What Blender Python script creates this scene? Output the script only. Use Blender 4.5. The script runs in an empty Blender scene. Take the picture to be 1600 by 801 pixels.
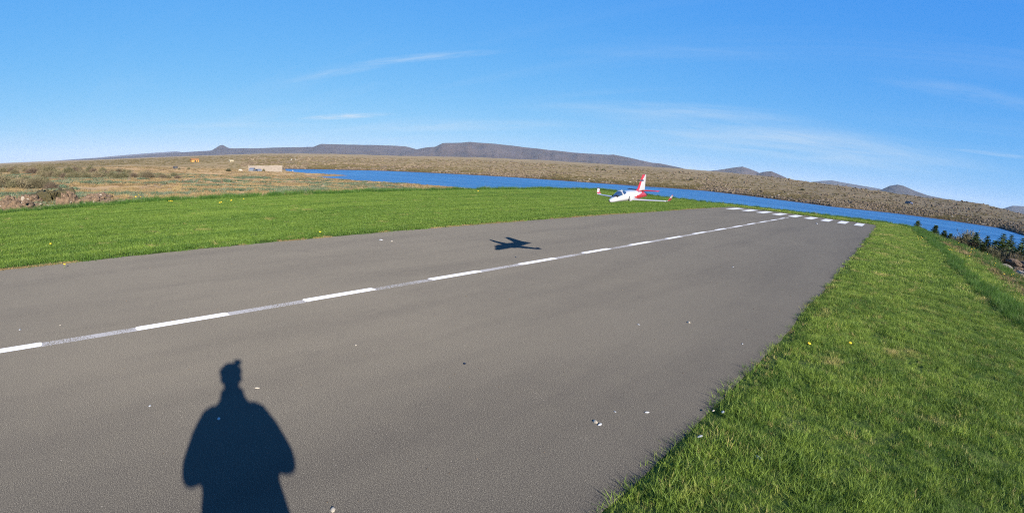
import bpy, bmesh, math, random
import numpy as np
from mathutils import Vector, Matrix
random.seed(7); RNG = np.random.default_rng(11)
SC = bpy.context.scene; COL = SC.collection
R = math.radians

# ------------------------------------------------------------------ camera (head-worn action camera, fisheye lens)
CAM_H = 1.88
BX = np.array([0.7531711, 0.6559083, 0.0501754]); BY = np.array([-0.1522576, 0.0996148, 0.9833079]); BZ = np.array([0.6399616, -0.7482387, 0.1748941])
cd = bpy.data.cameras.new('camera'); cam = bpy.data.objects.new('camera', cd); COL.objects.link(cam)
cam.matrix_world = Matrix(((BX[0], BY[0], BZ[0], 0), (BX[1], BY[1], BZ[1], 0), (BX[2], BY[2], BZ[2], CAM_H), (0, 0, 0, 1)))
cd.type = 'PANO'; cd.sensor_fit = 'HORIZONTAL'; cd.sensor_width = 36.0
cd.clip_start = 0.01; cd.clip_end = 40000
KP = [0.0, 0.054230666667318426, 8.190412756409671e-06, -1.1175409179930831e-05, 1.4212648348317419e-07]
cc = cd if hasattr(cd, 'panorama_type') else cd.cycles
cc.panorama_type = 'FISHEYE_LENS_POLYNOMIAL'; cc.fisheye_fov = math.pi
for i, k in enumerate(KP): setattr(cc, 'fisheye_polynomial_k%d' % i, -k)
SC.camera = cam

# ------------------------------------------------------------------ sky and sun
ANTI = np.array([-0.8839677198881442, 0.3018776678456959, -0.357030732363195])
SUN_EL = math.asin(-ANTI[2]); SUN_AZ = math.atan2(-ANTI[0], -ANTI[1])
W = bpy.data.worlds.new('World'); SC.world = W; W.use_nodes = True
nt = W.node_tree; nt.nodes.clear()
sky = nt.nodes.new('ShaderNodeTexSky'); sky.sky_type = 'NISHITA'; sky.sun_disc = False
sky.sun_elevation = SUN_EL; sky.sun_rotation = SUN_AZ
sky.altitude = 0; sky.air_density = 0.7; sky.dust_density = 0.0; sky.ozone_density = 6.0
bg = nt.nodes.new('ShaderNodeBackground'); bg.inputs[1].default_value = 0.05
out = nt.nodes.new('ShaderNodeOutputWorld')
# thin cirrus, mapped on a flat layer high above, over the whole sky
def wn(t, **kw):
    n = nt.nodes.new(t)
    for k, v in kw.items(): setattr(n, k, v)
    return n
# colour response of the whole sky, channel by channel
sr = wn('ShaderNodeSeparateColor'); cr_ = wn('ShaderNodeCombineColor'); nt.links.new(sky.outputs[0], sr.inputs[0])
for i, (a_, g_) in enumerate(((.86, .86), (2.30, .42), (6.5, .07))):
    p_ = wn('ShaderNodeMath', operation='POWER'); nt.links.new(sr.outputs[i], p_.inputs[0]); p_.inputs[1].default_value = g_
    q_ = wn('ShaderNodeMath', operation='MULTIPLY'); nt.links.new(p_.outputs[0], q_.inputs[0]); q_.inputs[1].default_value = a_; nt.links.new(q_.outputs[0], cr_.inputs[i])
SKY_COLOR_OUT = cr_.outputs[0]
tc = wn('ShaderNodeTexCoord'); sx = wn('ShaderNodeSeparateXYZ'); nt.links.new(tc.outputs['Generated'], sx.inputs[0])
zc = wn('ShaderNodeMath', operation='MAXIMUM'); nt.links.new(sx.outputs[2], zc.inputs[0]); zc.inputs[1].default_value = 0.0
za = wn('ShaderNodeMath', operation='ADD'); nt.links.new(zc.outputs[0], za.inputs[0]); za.inputs[1].default_value = 0.055
dv = wn('ShaderNodeVectorMath', operation='DIVIDE'); cb = wn('ShaderNodeCombineXYZ')
for i in range(3): nt.links.new(za.outputs[0], cb.inputs[i])
nt.links.new(tc.outputs['Generated'], dv.inputs[0]); nt.links.new(cb.outputs[0], dv.inputs[1])
mp = wn('ShaderNodeMapping'); mp.inputs['Rotation'].default_value = (0, 0, R(-52)); mp.inputs['Scale'].default_value = (0.16, 1.15, 0.0)
nt.links.new(dv.outputs[0], mp.inputs[0])
n1 = wn('ShaderNodeTexNoise'); n1.inputs['Scale'].default_value = 1.0; n1.inputs['Detail'].default_value = 7; n1.inputs['Roughness'].default_value = 0.6; n1.inputs['Distortion'].default_value = 0.7
nt.links.new(mp.outputs[0], n1.inputs['Vector'])
r1 = wn('ShaderNodeMapRange'); r1.inputs['From Min'].default_value = 0.50; r1.inputs['From Max'].default_value = 0.80; nt.links.new(n1.outputs[0], r1.inputs[0])
n2 = wn('ShaderNodeTexNoise'); n2.inputs['Scale'].default_value = 0.22; n2.inputs['Detail'].default_value = 2; nt.links.new(dv.outputs[0], n2.inputs['Vector'])
r2 = wn('ShaderNodeMapRange'); r2.inputs['From Min'].default_value = 0.42; r2.inputs['From Max'].default_value = 0.62; nt.links.new(n2.outputs[0], r2.inputs[0])
mm = wn('ShaderNodeMath', operation='MULTIPLY'); nt.links.new(r1.outputs[0], mm.inputs[0]); nt.links.new(r2.outputs[0], mm.inputs[1])
mk = wn('ShaderNodeMath', operation='MULTIPLY'); nt.links.new(mm.outputs[0], mk.inputs[0]); mk.inputs[1].default_value = 0.16
def streak(cx, cy, ang, hl, hw, amt, seed):
    m_ = wn('ShaderNodeMapping', vector_type='TEXTURE'); m_.inputs['Location'].default_value = (cx, cy, 0); m_.inputs['Rotation'].default_value = (0, 0, ang); m_.inputs['Scale'].default_value = (hl, hw, 1000); nt.links.new(dv.outputs[0], m_.inputs[0])
    ln = wn('ShaderNodeVectorMath', operation='LENGTH'); nt.links.new(m_.outputs[0], ln.inputs[0])
    f_ = wn('ShaderNodeMapRange', interpolation_type='SMOOTHSTEP'); f_.inputs['From Min'].default_value = 1.0; f_.inputs['From Max'].default_value = 0.1; f_.inputs['To Max'].default_value = amt; nt.links.new(ln.outputs['Value'], f_.inputs[0])
    s_ = wn('ShaderNodeMapping'); s_.inputs['Location'].default_value = (seed, seed*.7, 0); s_.inputs['Scale'].default_value = (1.6, 1.2, 0); nt.links.new(m_.outputs[0], s_.inputs[0])
    z_ = wn('ShaderNodeTexNoise'); z_.inputs['Scale'].default_value = 1.4; z_.inputs['Detail'].default_value = 6; z_.inputs['Roughness'].default_value = .62; z_.inputs['Distortion'].default_value = .5; nt.links.new(s_.outputs[0], z_.inputs['Vector'])
    g_ = wn('ShaderNodeMapRange'); g_.inputs['From Min'].default_value = .26; g_.inputs['From Max'].default_value = .74; nt.links.new(z_.outputs[0], g_.inputs[0])
    q_ = wn('ShaderNodeMath', operation='MULTIPLY'); nt.links.new(f_.outputs[0], q_.inputs[0]); nt.links.new(g_.outputs[0], q_.inputs[1]); return q_.outputs[0]
def sky_plane(x, y):
    u = (x-800)*36/1600; v = (400.5-y)*36/1600; r = math.hypot(u, v); th = KP[1]*r+KP[2]*r**2+KP[3]*r**3+KP[4]*r**4; k = math.sin(th)/r
    w = BX*(u*k)+BY*(v*k)-BZ*math.cos(th); return w[0]/(w[2]+.055), w[1]/(w[2]+.055)
acc = mk.outputs[0]
for (xa, ya), (xb, yb), wd, amt, seed in [((440, 130), (620, 98), .16, .30, 1.0), ((540, 104), (790, 80), .15, .42, 2.3), ((470, 187), (610, 178), .34, .95, 3.1), ((520, 206), (930, 196), .9, .40, 9.4), ((800, 168), (1300, 192), .6, .36, 4.2), ((880, 184), (1540, 268), 1.6, .55, 5.7), ((1360, 118), (1660, 180), .32, .20, 6.1), ((1480, 232), (1640, 252), .25, .38, 7.7), ((220, 200), (520, 196), .6, .28, 8.8), ((860, 84), (1240, 90), .22, .11, 10.2), ((950, 212), (1480, 275), 1.8, .45, 11.9)]:
    a_ = sky_plane(xa, ya); b_ = sky_plane(xb, yb); L_ = math.hypot(b_[0]-a_[0], b_[1]-a_[1])
    o_ = streak((a_[0]+b_[0])/2, (a_[1]+b_[1])/2, math.atan2(b_[1]-a_[1], b_[0]-a_[0]), L_*.62, wd, amt, seed)
    ad = wn('ShaderNodeMath', operation='ADD'); nt.links.new(acc, ad.inputs[0]); nt.links.new(o_, ad.inputs[1]); acc = ad.outputs[0]
mk = wn('ShaderNodeClamp'); nt.links.new(acc, mk.inputs[0]); mk.inputs['Max'].default_value = .75
mx = wn('ShaderNodeMix', data_type='RGBA'); nt.links.new(mk.outputs[0], mx.inputs[0]); nt.links.new(SKY_COLOR_OUT, mx.inputs[6]); mx.inputs[7].default_value = (5.6, 6.4, 7.2, 1)
nt.links.new(mx.outputs[2], bg.inputs[0]); nt.links.new(bg.outputs[0], out.inputs[0])

sd = bpy.data.lights.new('sun', 'SUN'); sd.energy = 5.0; sd.angle = R(0.53); sd.color = (1.0, 0.93, 0.83)
sun = bpy.data.objects.new('sun', sd); COL.objects.link(sun); sun.location = (30, -10, 40)
sun.rotation_euler = Vector(ANTI.tolist()).to_track_quat('-Z', 'Y').to_euler()
SC.view_settings.view_transform = 'Standard'; SC.view_settings.look = 'None'; SC.view_settings.gamma = 1.0
SC.view_settings.use_curve_mapping = False; SC.view_settings.exposure = 1.3
SC.render.engine = 'CYCLES'; SC.cycles.use_denoising = False; SC.cycles.filter_width = 1.15; SC.cycles.use_adaptive_sampling = False
SC.cycles.max_bounces = 6; SC.cycles.transparent_max_bounces = 12; SC.cycles.volume_bounces = 0
SC.cycles.use_fast_gi = False

# ------------------------------------------------------------------ photo pixel -> direction -> ground
def pix(x, y):
    u = (x - 800) * 36 / 1600; v = (400.5 - y) * 36 / 1600; r = math.hypot(u, v)
    th = KP[1]*r + KP[2]*r**2 + KP[3]*r**3 + KP[4]*r**4
    s = math.sin(th) / max(r, 1e-9)
    return BX * (u*s) + BY * (v*s) - BZ * math.cos(th)
def atz(x, y, z=0.0):
    w = pix(x, y); t = (z - CAM_H) / w[2]; return np.array([w[0]*t, w[1]*t, z])
def azel(x, y):
    w = pix(x, y); return math.degrees(math.atan2(w[0], w[1])), math.degrees(math.asin(w[2]))

# ------------------------------------------------------------------ numpy noise
def _h(ix, iy, s):
    n = (ix.astype(np.int64) * 374761393 + iy.astype(np.int64) * 668265263 + s * 1442695041) & 0x7fffffff
    n = ((n ^ (n >> 13)) * 1274126177) & 0x7fffffff
    return ((n ^ (n >> 16)) & 0xffff) / 65535.0
def vnoise(x, y, s=0):
    x = np.asarray(x, float); y = np.asarray(y, float)
    ix = np.floor(x); iy = np.floor(y); fx = x - ix; fy = y - iy
    fx = fx*fx*(3-2*fx); fy = fy*fy*(3-2*fy)
    a = _h(ix, iy, s); b = _h(ix+1, iy, s); c = _h(ix, iy+1, s); d = _h(ix+1, iy+1, s)
    return a + (b-a)*fx + (c-a)*fy + (a-b-c+d)*fx*fy
def fbm(x, y, s=0, o=4):
    t = 0; a = .5; n = 0
    for i in range(o):
        t = t + a*vnoise(x*2**i, y*2**i, s+i*17); n += a; a *= .5
    return t / n
def sst(a, b, x):
    t = np.clip((x-a)/(b-a), 0, 1); return t*t*(3-2*t)

# ------------------------------------------------------------------ layout of the place
ZW = -4.0
LX, RX, Y0, Y1 = -11.15, -1.17, -60.0, 36.4          # runway
LAWN = np.array([(-24.4, -60), (-24.2, -20), (-23.6, -6), (-23.6, 0), (-24.2, 6), (-24.6, 14), (-25.4, 26), (-25.2, 34), (-24.6, 40.5), (-19, 38.6),
                 (-12, 37.9), (-6, 38.6), (0.2, 40.0), (1.3, 38.6), (2.2, 32), (2.8, 29.6), (3.5, 27), (3.9, 24.6), (4.0, 20.5), (4.5, 17), (5.2, 14), (6.3, 8), (7.5, 0), (8.5, -20), (9, -60)])
_near = [(447, 266.5), (458, 269), (480, 271), (500, 272.3), (545, 274.2), (520, 275.6), (488, 276.8), (505, 279), (530, 281), (560, 284), (600, 286.5), (640, 288.5), (680, 292), (720, 295.5), (757, 299.5)]
_far = [(445, 264), (520, 265.2), (600, 267), (700, 271.5), (800, 277), (900, 284), (1000, 291), (1100, 298), (1200, 310), (1300, 323), (1400, 333.5), (1500, 347), (1560, 356), (1600, 368)]
NEARP = [tuple(atz(x, y, ZW)[:2]) for x, y in _near]
FARP = [tuple(atz(x, y, ZW)[:2]) for x, y in _far]
LAKE = np.array(NEARP + [(-60, 84), (-40, 86), (-20, 88), (0, 84), (14, 76), (28, 68), (50, 58), (78, 50), (95, 70), (90, 110), (62, 150)] + FARP[::-1])
def polydist(P, x, y):
    """distance to polygon outline, positive outside"""
    d2 = np.full(x.shape, 1e18); ins = np.zeros(x.shape, bool)
    n = len(P)
    for i in range(n):
        a = P[i]; b = P[(i+1) % n]; e = b-a; L = e@e
        t = np.clip(((x-a[0])*e[0] + (y-a[1])*e[1]) / L, 0, 1)
        dx = x - a[0] - t*e[0]; dy = y - a[1] - t*e[1]; d2 = np.minimum(d2, dx*dx+dy*dy)
        if a[1] != b[1]:
            c = ((a[1] > y) != (b[1] > y)) & (x < (b[0]-a[0])*(y-a[1])/(b[1]-a[1]) + a[0]); ins ^= c
    d = np.sqrt(d2); return np.where(ins, -d, d)
_faz = np.array([math.degrees(math.atan2(a, b)) for a, b in FARP] + [26, 40]); _fr = np.array([math.hypot(a, b) for a, b in FARP] + [165, 140])
SKAZ = np.array([-180, -120, -95, -88, -80, -72, -68, -60, -53, -44, -37, -30, -22.6, -17, -11.7, -7, -2.4, -.4, 2.8, 5.3, 8.1, 9.7, 12.2, 20, 40, 180])
SKEL = np.array([0, -.2, -.22, -.12, .02, .2, .34, .39, .36, .52, .56, .54, .66, .65, .61, .47, .42, .33, .31, .38, .45, .24, .02, .1, .2, .2])
PKAZ = np.array([-180, -70, -60, -40, -22, -12, -7, 13, 40, 180]); PKR = np.array([3000, 3000, 3000, 2600, 1700, 800, 520, 420, 420, 3000])
def height(x, y, rough=True):
    x = np.asarray(x, float); y = np.asarray(y, float)
    r = np.hypot(x, y); az = np.degrees(np.arctan2(x, y))
    ds = polydist(LAKE, x, y); dl = polydist(LAWN, x, y)
    # near side of the lake
    zn = ZW + .35*(1-np.exp(-np.maximum(ds, 0)/1.5)) + 3.9*(np.clip(ds, 0, 95)/95)**1.25
    zn = zn - .011*np.clip(r-45, 0, 200)*sst(60, 120, ds)
    bank = -.10 - .30*np.maximum(dl, 0) - .0*dl
    zn = np.where(x > -25, np.maximum(np.minimum(zn, -1.6-.01*r), bank), np.maximum(zn, bank))
    zn = np.minimum(zn, -.08)
    if rough:
        zn = zn + sst(.3, 4, dl)*sst(0, 6, ds)*(.30*(fbm(x/3.1, y/3.1, 3)-.5) + .5*(fbm(x/14, y/14, 5)-.5))
    # far side
    r0 = np.interp(az, _faz, _fr, left=250, right=140); rp = np.interp(az, PKAZ, PKR)
    zp = CAM_H + rp*np.tan(np.radians(np.interp(az, SKAZ, SKEL)))
    t = (r-r0)/(rp-r0); z0 = ZW + 1.5*(1-np.exp(-np.maximum(ds, 0)/5))
    zleft = -2.6
    z0 = np.where(az < -66, zleft + (z0-zleft)*sst(-74, -66, az), z0)
    zf = z0 + (zp-z0)*np.clip(t, 0, 1) - .03*np.maximum(r-rp, 0)
    zf = np.maximum(zf, -60)
    if rough:
        am = sst(1, 14, ds)*np.where(r > 3500, 0, 1)*(.35+.65*sst(-80, -60, az))
        zf = zf + am*(1.5*(fbm(x/16, y/16, 21)-.5) + .9*(fbm(x/5, y/5, 23, 3)-.5) + np.clip(r/300, 0, 8)*.8*(fbm(x/70, y/70, 29)-.5))
    wf = np.where(az < -66, sst(230, 300, r), sst(-6, 6, r - np.interp(az, _faz, _fr, left=250, right=140)))
    wf = np.where((az > 40) | (az < -140), sst(200, 280, r), wf)
    z = zn*(1-wf) + zf*wf
    z = np.where(ds < 0, ZW - np.minimum(1.2, .12*(-ds)) - .05, np.maximum(z, ZW + .02 + .06*np.minimum(ds, 4)))
    z = np.where(dl < .4, np.minimum(z, -.10), z)
    return z
def hz(x, y): return float(height(np.array([x]), np.array([y]))[0])
def hit(px, py, rmin=14):
    w = pix(px, py); c = math.hypot(w[0], w[1]); r = rmin*1.0035**np.arange(1900)
    zr = CAM_H + r*w[2]/c; h = height(w[0]/c*r, w[1]/c*r, rough=False); k = np.argmax(zr < h)
    if not (zr < h).any(): k = 1500
    return np.array([w[0]/c*r[k], w[1]/c*r[k], h[k]]), r[k]

# ------------------------------------------------------------------ helpers
def link(o, parent=None):
    COL.objects.link(o)
    if parent is not None: o.parent = parent
    return o
def tag(o, label=None, cat=None, group=None, kind=None):
    for k, v in (('label', label), ('category', cat), ('group', group), ('kind', kind)):
        if v: o[k] = v
    return o
def thing(name, label, cat, loc=(0, 0, 0), rz=0, group=None):
    o = bpy.data.objects.new(name, None); o.empty_display_size = .1; link(o); o.location = [float(v) for v in loc]; o.rotation_euler = (0, 0, rz)
    return tag(o, label, cat, group)
def mesh_np(name, V, F, mat=None, smooth=False):
    """V (n,3) floats, F list/array of quads or tris"""
    me = bpy.data.meshes.new(name)
    if isinstance(F, np.ndarray):
        V = np.asarray(V, np.float32); k = F.shape[1]
        me.vertices.add(len(V)); me.vertices.foreach_set('co', V.ravel())
        me.loops.add(F.size); me.loops.foreach_set('vertex_index', F.astype(np.int32).ravel())
        me.polygons.add(len(F)); me.polygons.foreach_set('loop_start', np.arange(0, F.size, k, dtype=np.int32))
        me.update(calc_edges=True); me.validate()
        if not smooth: me.shade_flat()
    else:
        me.from_pydata([tuple(map(float, v)) for v in V], [], F); me.update()
    if smooth: me.polygons.foreach_set('use_smooth', np.ones(len(me.polygons), bool))
    if mat: me.materials.append(mat)
    return me
def obj(name, me, parent=None, **kw):
    o = bpy.data.objects.new(name, me); link(o, parent)
    return tag(o, **kw)
def bm_obj(name, bm, mat, parent=None, smooth=False, **kw):
    me = bpy.data.meshes.new(name); bm.normal_update(); bm.to_mesh(me); bm.free()
    if mat: me.materials.append(mat)
    if smooth: me.polygons.foreach_set('use_smooth', np.ones(len(me.polygons), bool))
    return obj(name, me, parent, **kw)
def grid_faces(nu, nv, wrap=False):
    i = np.arange(nu-1)[:, None]; j = np.arange(nv if wrap else nv-1)[None, :]
    j2 = (j+1) % nv
    return np.stack([i*nv+j+0*i, (i+1)*nv+j, (i+1)*nv+j2, i*nv+j2+0*i], -1).reshape(-1, 4)
def box(bm, x0, x1, y0, y1, z0, z1, bevel=0):
    vs = [bm.verts.new((x, y, z)) for z in (z0, z1) for y in (y0, y1) for x in (x0, x1)]
    fs = [bm.faces.new([vs[i] for i in f]) for f in ((0, 2, 3, 1), (4, 5, 7, 6), (0, 1, 5, 4), (2, 6, 7, 3), (0, 4, 6, 2), (1, 3, 7, 5))]
    if bevel:
        bmesh.ops.bevel(bm, geom=list({e for f in fs for e in f.edges}), offset=bevel, segments=2, affect='EDGES')
def loft(bm, rings, cap=True):
    """rings: list of lists of points, same length"""
    vr = [[bm.verts.new(p) for p in ring] for ring in rings]
    n = len(vr[0])
    for a, b in zip(vr[:-1], vr[1:]):
        for i in range(n): bm.faces.new((a[i], a[(i+1) % n], b[(i+1) % n], b[i]))
    if cap:
        bm.faces.new(vr[0][::-1]); bm.faces.new(vr[-1])
def tube(bm, pts, rad, n=10, flat=(1, 1)):
    """tapered tube along points; rad a list"""
    P = [Vector(p) for p in pts]; rings = []
    ref = Vector((0, 0, 1))
    for i, p in enumerate(P):
        d = (P[min(i+1, len(P)-1)] - P[max(i-1, 0)]).normalized()
        a = d.cross(ref)
        if a.length < .1: a = d.cross(Vector((1, 0, 0)))
        a.normalize(); b = d.cross(a).normalized(); ra = rad[i] if hasattr(rad, '__len__') else rad
        rings.append([p + a*(math.cos(2*math.pi*k/n)*ra*flat[0]) + b*(math.sin(2*math.pi*k/n)*ra*flat[1]) for k in range(n)])
    loft(bm, rings)
def copy_tree(o, parent=None):
    c = o.copy(); COL.objects.link(c); c.parent = parent
    for ch in o.children:
        copy_tree(ch, c)
    return c

# ------------------------------------------------------------------ materials
class NT:
    def __init__(s, name):
        s.m = bpy.data.materials.new(name); s.m.use_nodes = True; s.t = s.m.node_tree; s.t.nodes.clear()
        s.out = s.n('ShaderNodeOutputMaterial'); s.g = None
    def n(s, t, ins=None, **kw):
        nd = s.t.nodes.new(t)
        for k, v in kw.items(): setattr(nd, k, v)
        for k, v in (ins or {}).items(): s.set(nd, k, v)
        return nd
    def set(s, nd, k, v):
        i = nd.inputs[k]
        if hasattr(v, 'is_output') or isinstance(v, bpy.types.NodeSocket): s.t.links.new(v, i)
        else: i.default_value = (tuple(v)+(1,) if (hasattr(v, '__len__') and len(v) == 3 and i.type == 'RGBA') else v)
    def pos(s):
        if s.g is None: s.g = s.n('ShaderNodeNewGeometry')
        return s.g.outputs['Position']
    def noise(s, scale, detail=3, rough=.5, vec=None, dist=0):
        return s.n('ShaderNodeTexNoise', {'Vector': vec or s.pos(), 'Scale': scale, 'Detail': detail, 'Roughness': rough, 'Distortion': dist}).outputs[0]
    def vor(s, scale, vec=None, out=0, **kw):
        return s.n('ShaderNodeTexVoronoi', {'Vector': vec or s.pos(), 'Scale': scale}, **kw).outputs[out]
    def rng(s, v, a, b, c=0, d=1):
        return s.n('ShaderNodeMapRange', {'Value': v, 'From Min': a, 'From Max': b, 'To Min': c, 'To Max': d}).outputs[0]
    def math(s, op, a, b=0): return s.n('ShaderNodeMath', {0: a, 1: b}, operation=op).outputs[0]
    def mix(s, f, a, b, bt='MIX'): return s.n('ShaderNodeMix', {0: f, 6: a, 7: b}, data_type='RGBA', blend_type=bt).outputs[2]
    def mapv(s, scale=(1, 1, 1), rot=(0, 0, 0), vec=None): return s.n('ShaderNodeMapping', {'Vector': vec or s.pos(), 'Scale': scale, 'Rotation': rot}).outputs[0]
    def bump(s, h, strength=.3, dist=.01): return s.n('ShaderNodeBump', {'Height': h, 'Strength': strength, 'Distance': dist}).outputs[0]
    def attr(s, name, o=2): return s.n('ShaderNodeAttribute', attribute_name=name).outputs[o]
    def pr(s, col, rough=.8, nrm=None, **kw):
        ins = {'Base Color': col, 'Roughness': rough}
        if nrm: ins['Normal'] = nrm
        for k, v in kw.items(): ins[k.replace('_', ' ')] = v
        p = s.n('ShaderNodeBsdfPrincipled', ins); s.t.links.new(p.outputs[0], s.out.inputs[0]); return p
def simple(name, a, b=None, scale=8, rough=.75, bump=0, bdist=.01, **kw):
    s = NT(name); b = b or tuple(c*.75 for c in a)
    v = s.n('ShaderNodeTexCoord').outputs['Object']; f = s.noise(scale, 5, .6, vec=v)
    s.pr(s.mix(s.rng(f, .35, .65), b, a), rough, s.bump(f, bump, bdist) if bump else None, **kw); return s.m

def m_asphalt():
    s = NT('asphalt')
    big = s.noise(.45, 4, .55); st = s.noise(1.0, 4, .6, vec=s.mapv((.9, .16, 1), (0, 0, R(4)))); mid = s.noise(5, 3)
    v1 = s.vor(110); n3 = s.noise(150, 3, .75); n4 = s.noise(38, 2, .7)
    c = s.mix(s.rng(big, .3, .7), (.086, .077, .062), (.102, .091, .073))
    c = s.mix(s.math('MULTIPLY', s.rng(st, .46, .66), .65), c, (.062, .055, .046))
    stain = s.noise(.9, 5, .7, dist=.8); c = s.mix(s.math('MULTIPLY', s.rng(stain, .60, .70), .35), c, (.050, .045, .039))
    c = s.mix(s.math('MULTIPLY', s.rng(mid, .45, .75), .25), c, (.115, .103, .078))
    c = s.mix(s.math('MULTIPLY', s.rng(n4, .40, .62), .35), c, (.056, .049, .042))
    c = s.mix(s.rng(n3, .54, .40, 0, .85), c, (.022, .019, .017))
    c = s.mix(s.rng(n3, .54, .66, 0, .85), c, (.215, .195, .155))
    fleck = s.math('MULTIPLY', s.rng(s.vor(26), .085, .05), s.rng(s.noise(3.2, 2), .5, .6))
    c = s.mix(s.math('MULTIPLY', fleck, .6), c, (.4, .36, .31))
    s.pr(c, .92, s.bump(s.math('ADD', s.math('MULTIPLY', v1, .6), n3), .35, .005), Diffuse_Roughness=1.0, Specular_IOR_Level=.2); return s.m
def m_paint():
    s = NT('white_road_paint'); f = s.noise(14, 5, .6); g = s.noise(160, 2)
    c = s.mix(s.rng(f, .35, .7), (.40, .40, .41), (.46, .46, .465)); c = s.mix(s.math('MULTIPLY', s.rng(g, .62, .72), .25), c, (.30, .29, .27))
    s.pr(c, .7, s.bump(g, .3, .003), Diffuse_Roughness=.6); return s.m
def m_worn():
    s = NT('worn_road_paint'); f = s.noise(52, 2, .6); g = s.noise(1.7, 3); h = s.noise(150, 2)
    p = s.pr(s.mix(s.rng(h, .4, .6), (.38, .335, .28), (.50, .455, .395)), .8)
    tr = s.n('ShaderNodeBsdfTransparent'); ms = s.n('ShaderNodeMixShader')
    fac = s.math('MULTIPLY', s.rng(s.math('ADD', f, s.math('MULTIPLY', s.math('SUBTRACT', g, .5), .45)), .40, .49), .97)
    s.t.links.new(fac, ms.inputs[0]); s.t.links.new(tr.outputs[0], ms.inputs[1]); s.t.links.new(p.outputs[0], ms.inputs[2]); s.t.links.new(ms.outputs[0], s.out.inputs[0]); return s.m
def m_soil():
    s = NT('lawn_soil'); f = s.noise(3, 4); g = s.noise(40, 3)
    c = s.mix(s.rng(f, .35, .65), (.035, .070, .012), (.070, .095, .022)); c = s.mix(s.math('MULTIPLY', s.rng(g, .55, .72), .45), c, (.16, .13, .055))
    s.pr(c, 1.0, s.bump(g, .6, .02), Specular_IOR_Level=.05); return s.m
def m_grass(name, dark, lite, dry, dryamt=.12, stripes=False):
    s = NT(name); rnd = s.n('ShaderNodeObjectInfo').outputs['Random']
    big = s.noise(.9, 4, .6); mid = s.noise(6.0, 3, .6)
    v = s.math('ADD', s.math('MULTIPLY', big, .5), s.math('MULTIPLY', mid, .5))
    if stripes:
        lines = s.noise(1, 3, .6, vec=s.mapv((2.2, .07, 0), (0, 0, R(1.5)))); v = s.math('ADD', s.math('MULTIPLY', v, .45), s.math('MULTIPLY', lines, .55))
    c = s.mix(s.rng(v, .395, .605) if stripes else s.rng(v, .41, .59), dark, lite)
    c = s.mix(s.rng(rnd, 0, 1, 0, .4), c, lite); c = s.mix(s.rng(rnd, .25, 0, 0, .5), c, dark)
    b = s.attr('dry'); dr = s.math('MAXIMUM', s.rng(s.noise(1.15, 3, .6, dist=.4), .66-dryamt*.4, .76-dryamt*.3, 0, .85), s.rng(rnd, 1-dryamt*.6, 1, 0, .8))
    c = s.mix(dr, c, dry)
    p = s.n('ShaderNodeBsdfPrincipled', {'Base Color': c, 'Roughness': .55, 'Specular IOR Level': .25})
    tl = s.n('ShaderNodeBsdfTranslucent', {'Color': s.mix(.5, c, (.12, .2, .02))}); ms = s.n('ShaderNodeMixShader', {0: .28})
    s.t.links.new(p.outputs[0], ms.inputs[1]); s.t.links.new(tl.outputs[0], ms.inputs[2]); s.t.links.new(ms.outputs[0], s.out.inputs[0]); return s.m
def m_ground():
    s = NT('ground_cover')
    sep = s.n('ShaderNodeSeparateColor', {0: s.attr('zone', 0)}); rough_f, lava, shore = sep.outputs[0], sep.outputs[1], sep.outputs[2]
    a = s.noise(.16, 5, .6); b = s.noise(.9, 5, .65); c = s.noise(4.5, 4, .65); fl = s.noise(.02, 4, .6)
    field = s.mix(s.rng(b, .3, .7), (.135, .082, .038), (.24, .165, .075)); field = s.mix(s.math('MULTIPLY', s.rng(a, .5, .66), .75), field, (.075, .082, .032))
    field = s.mix(s.math('MULTIPLY', s.rng(c, .55, .7), .5), field, (.165, .095, .056))
    lv = s.mix(s.rng(b, .35, .65), (.076, .050, .020), (.132, .092, .037)); lv = s.mix(s.math('MULTIPLY', s.rng(a, .45, .62), .7), lv, (.100, .082, .022))
    lv = s.mix(s.math('MULTIPLY', s.rng(fl, .42, .6), .55), lv, (.096, .067, .032)); lv = s.mix(s.math('MULTIPLY', s.rng(c, .5, .7), .6), lv, (.036, .030, .024))
    band = s.noise(1, 4, .6, vec=s.mapv((.006, .014, 0), (0, 0, R(35)))); lv = s.mix(s.math('MULTIPLY', s.rng(band, .42, .62), .6), lv, (.135, .100, .044)); lv = s.mix(s.math('MULTIPLY', s.rng(band, .40, .30), .6), lv, (.050, .040, .030))
    col = s.mix(lava, field, lv)
    col = s.mix(shore, col, s.mix(s.rng(b, .35, .65), (.022, .015, .010), (.060, .040, .024)))
    s.pr(col, .95, s.bump(s.math('ADD', b, s.math('MULTIPLY', c, .3)), .8, .25), Diffuse_Roughness=.8); return s.m
def m_water():
    s = NT('lake_water')
    w1 = s.noise(1, 4, .65, vec=s.mapv((.16, .75, 1), (0, 0, R(36)))); w2 = s.noise(1, 3, .6, vec=s.mapv((3.0, 7.0, 1), (0, 0, R(24)))); w3 = s.noise(1, 4, .6, vec=s.mapv((.012, .09, 1), (0, 0, R(38))))
    c = s.mix(s.rng(w3, .35, .65), (.016, .100, .25), (.045, .165, .35))
    n = s.bump(s.math('ADD', s.math('MULTIPLY', w1, .6), s.math('MULTIPLY', w2, .4)), 1.0, .8)
    s.pr(c, .30, n, IOR=1.33); return s.m
def m_hill(name, a, b, c):
    s = NT(name); f = s.noise(.004, 6, .6); g = s.noise(.0012, 4, .6)
    col = s.mix(s.rng(f, .35, .65), a, b); col = s.mix(s.math('MULTIPLY', s.rng(g, .5, .7), .6), col, c)
    s.pr(col, 1.0, s.bump(f, 1.0, 60)); return s.m
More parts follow.
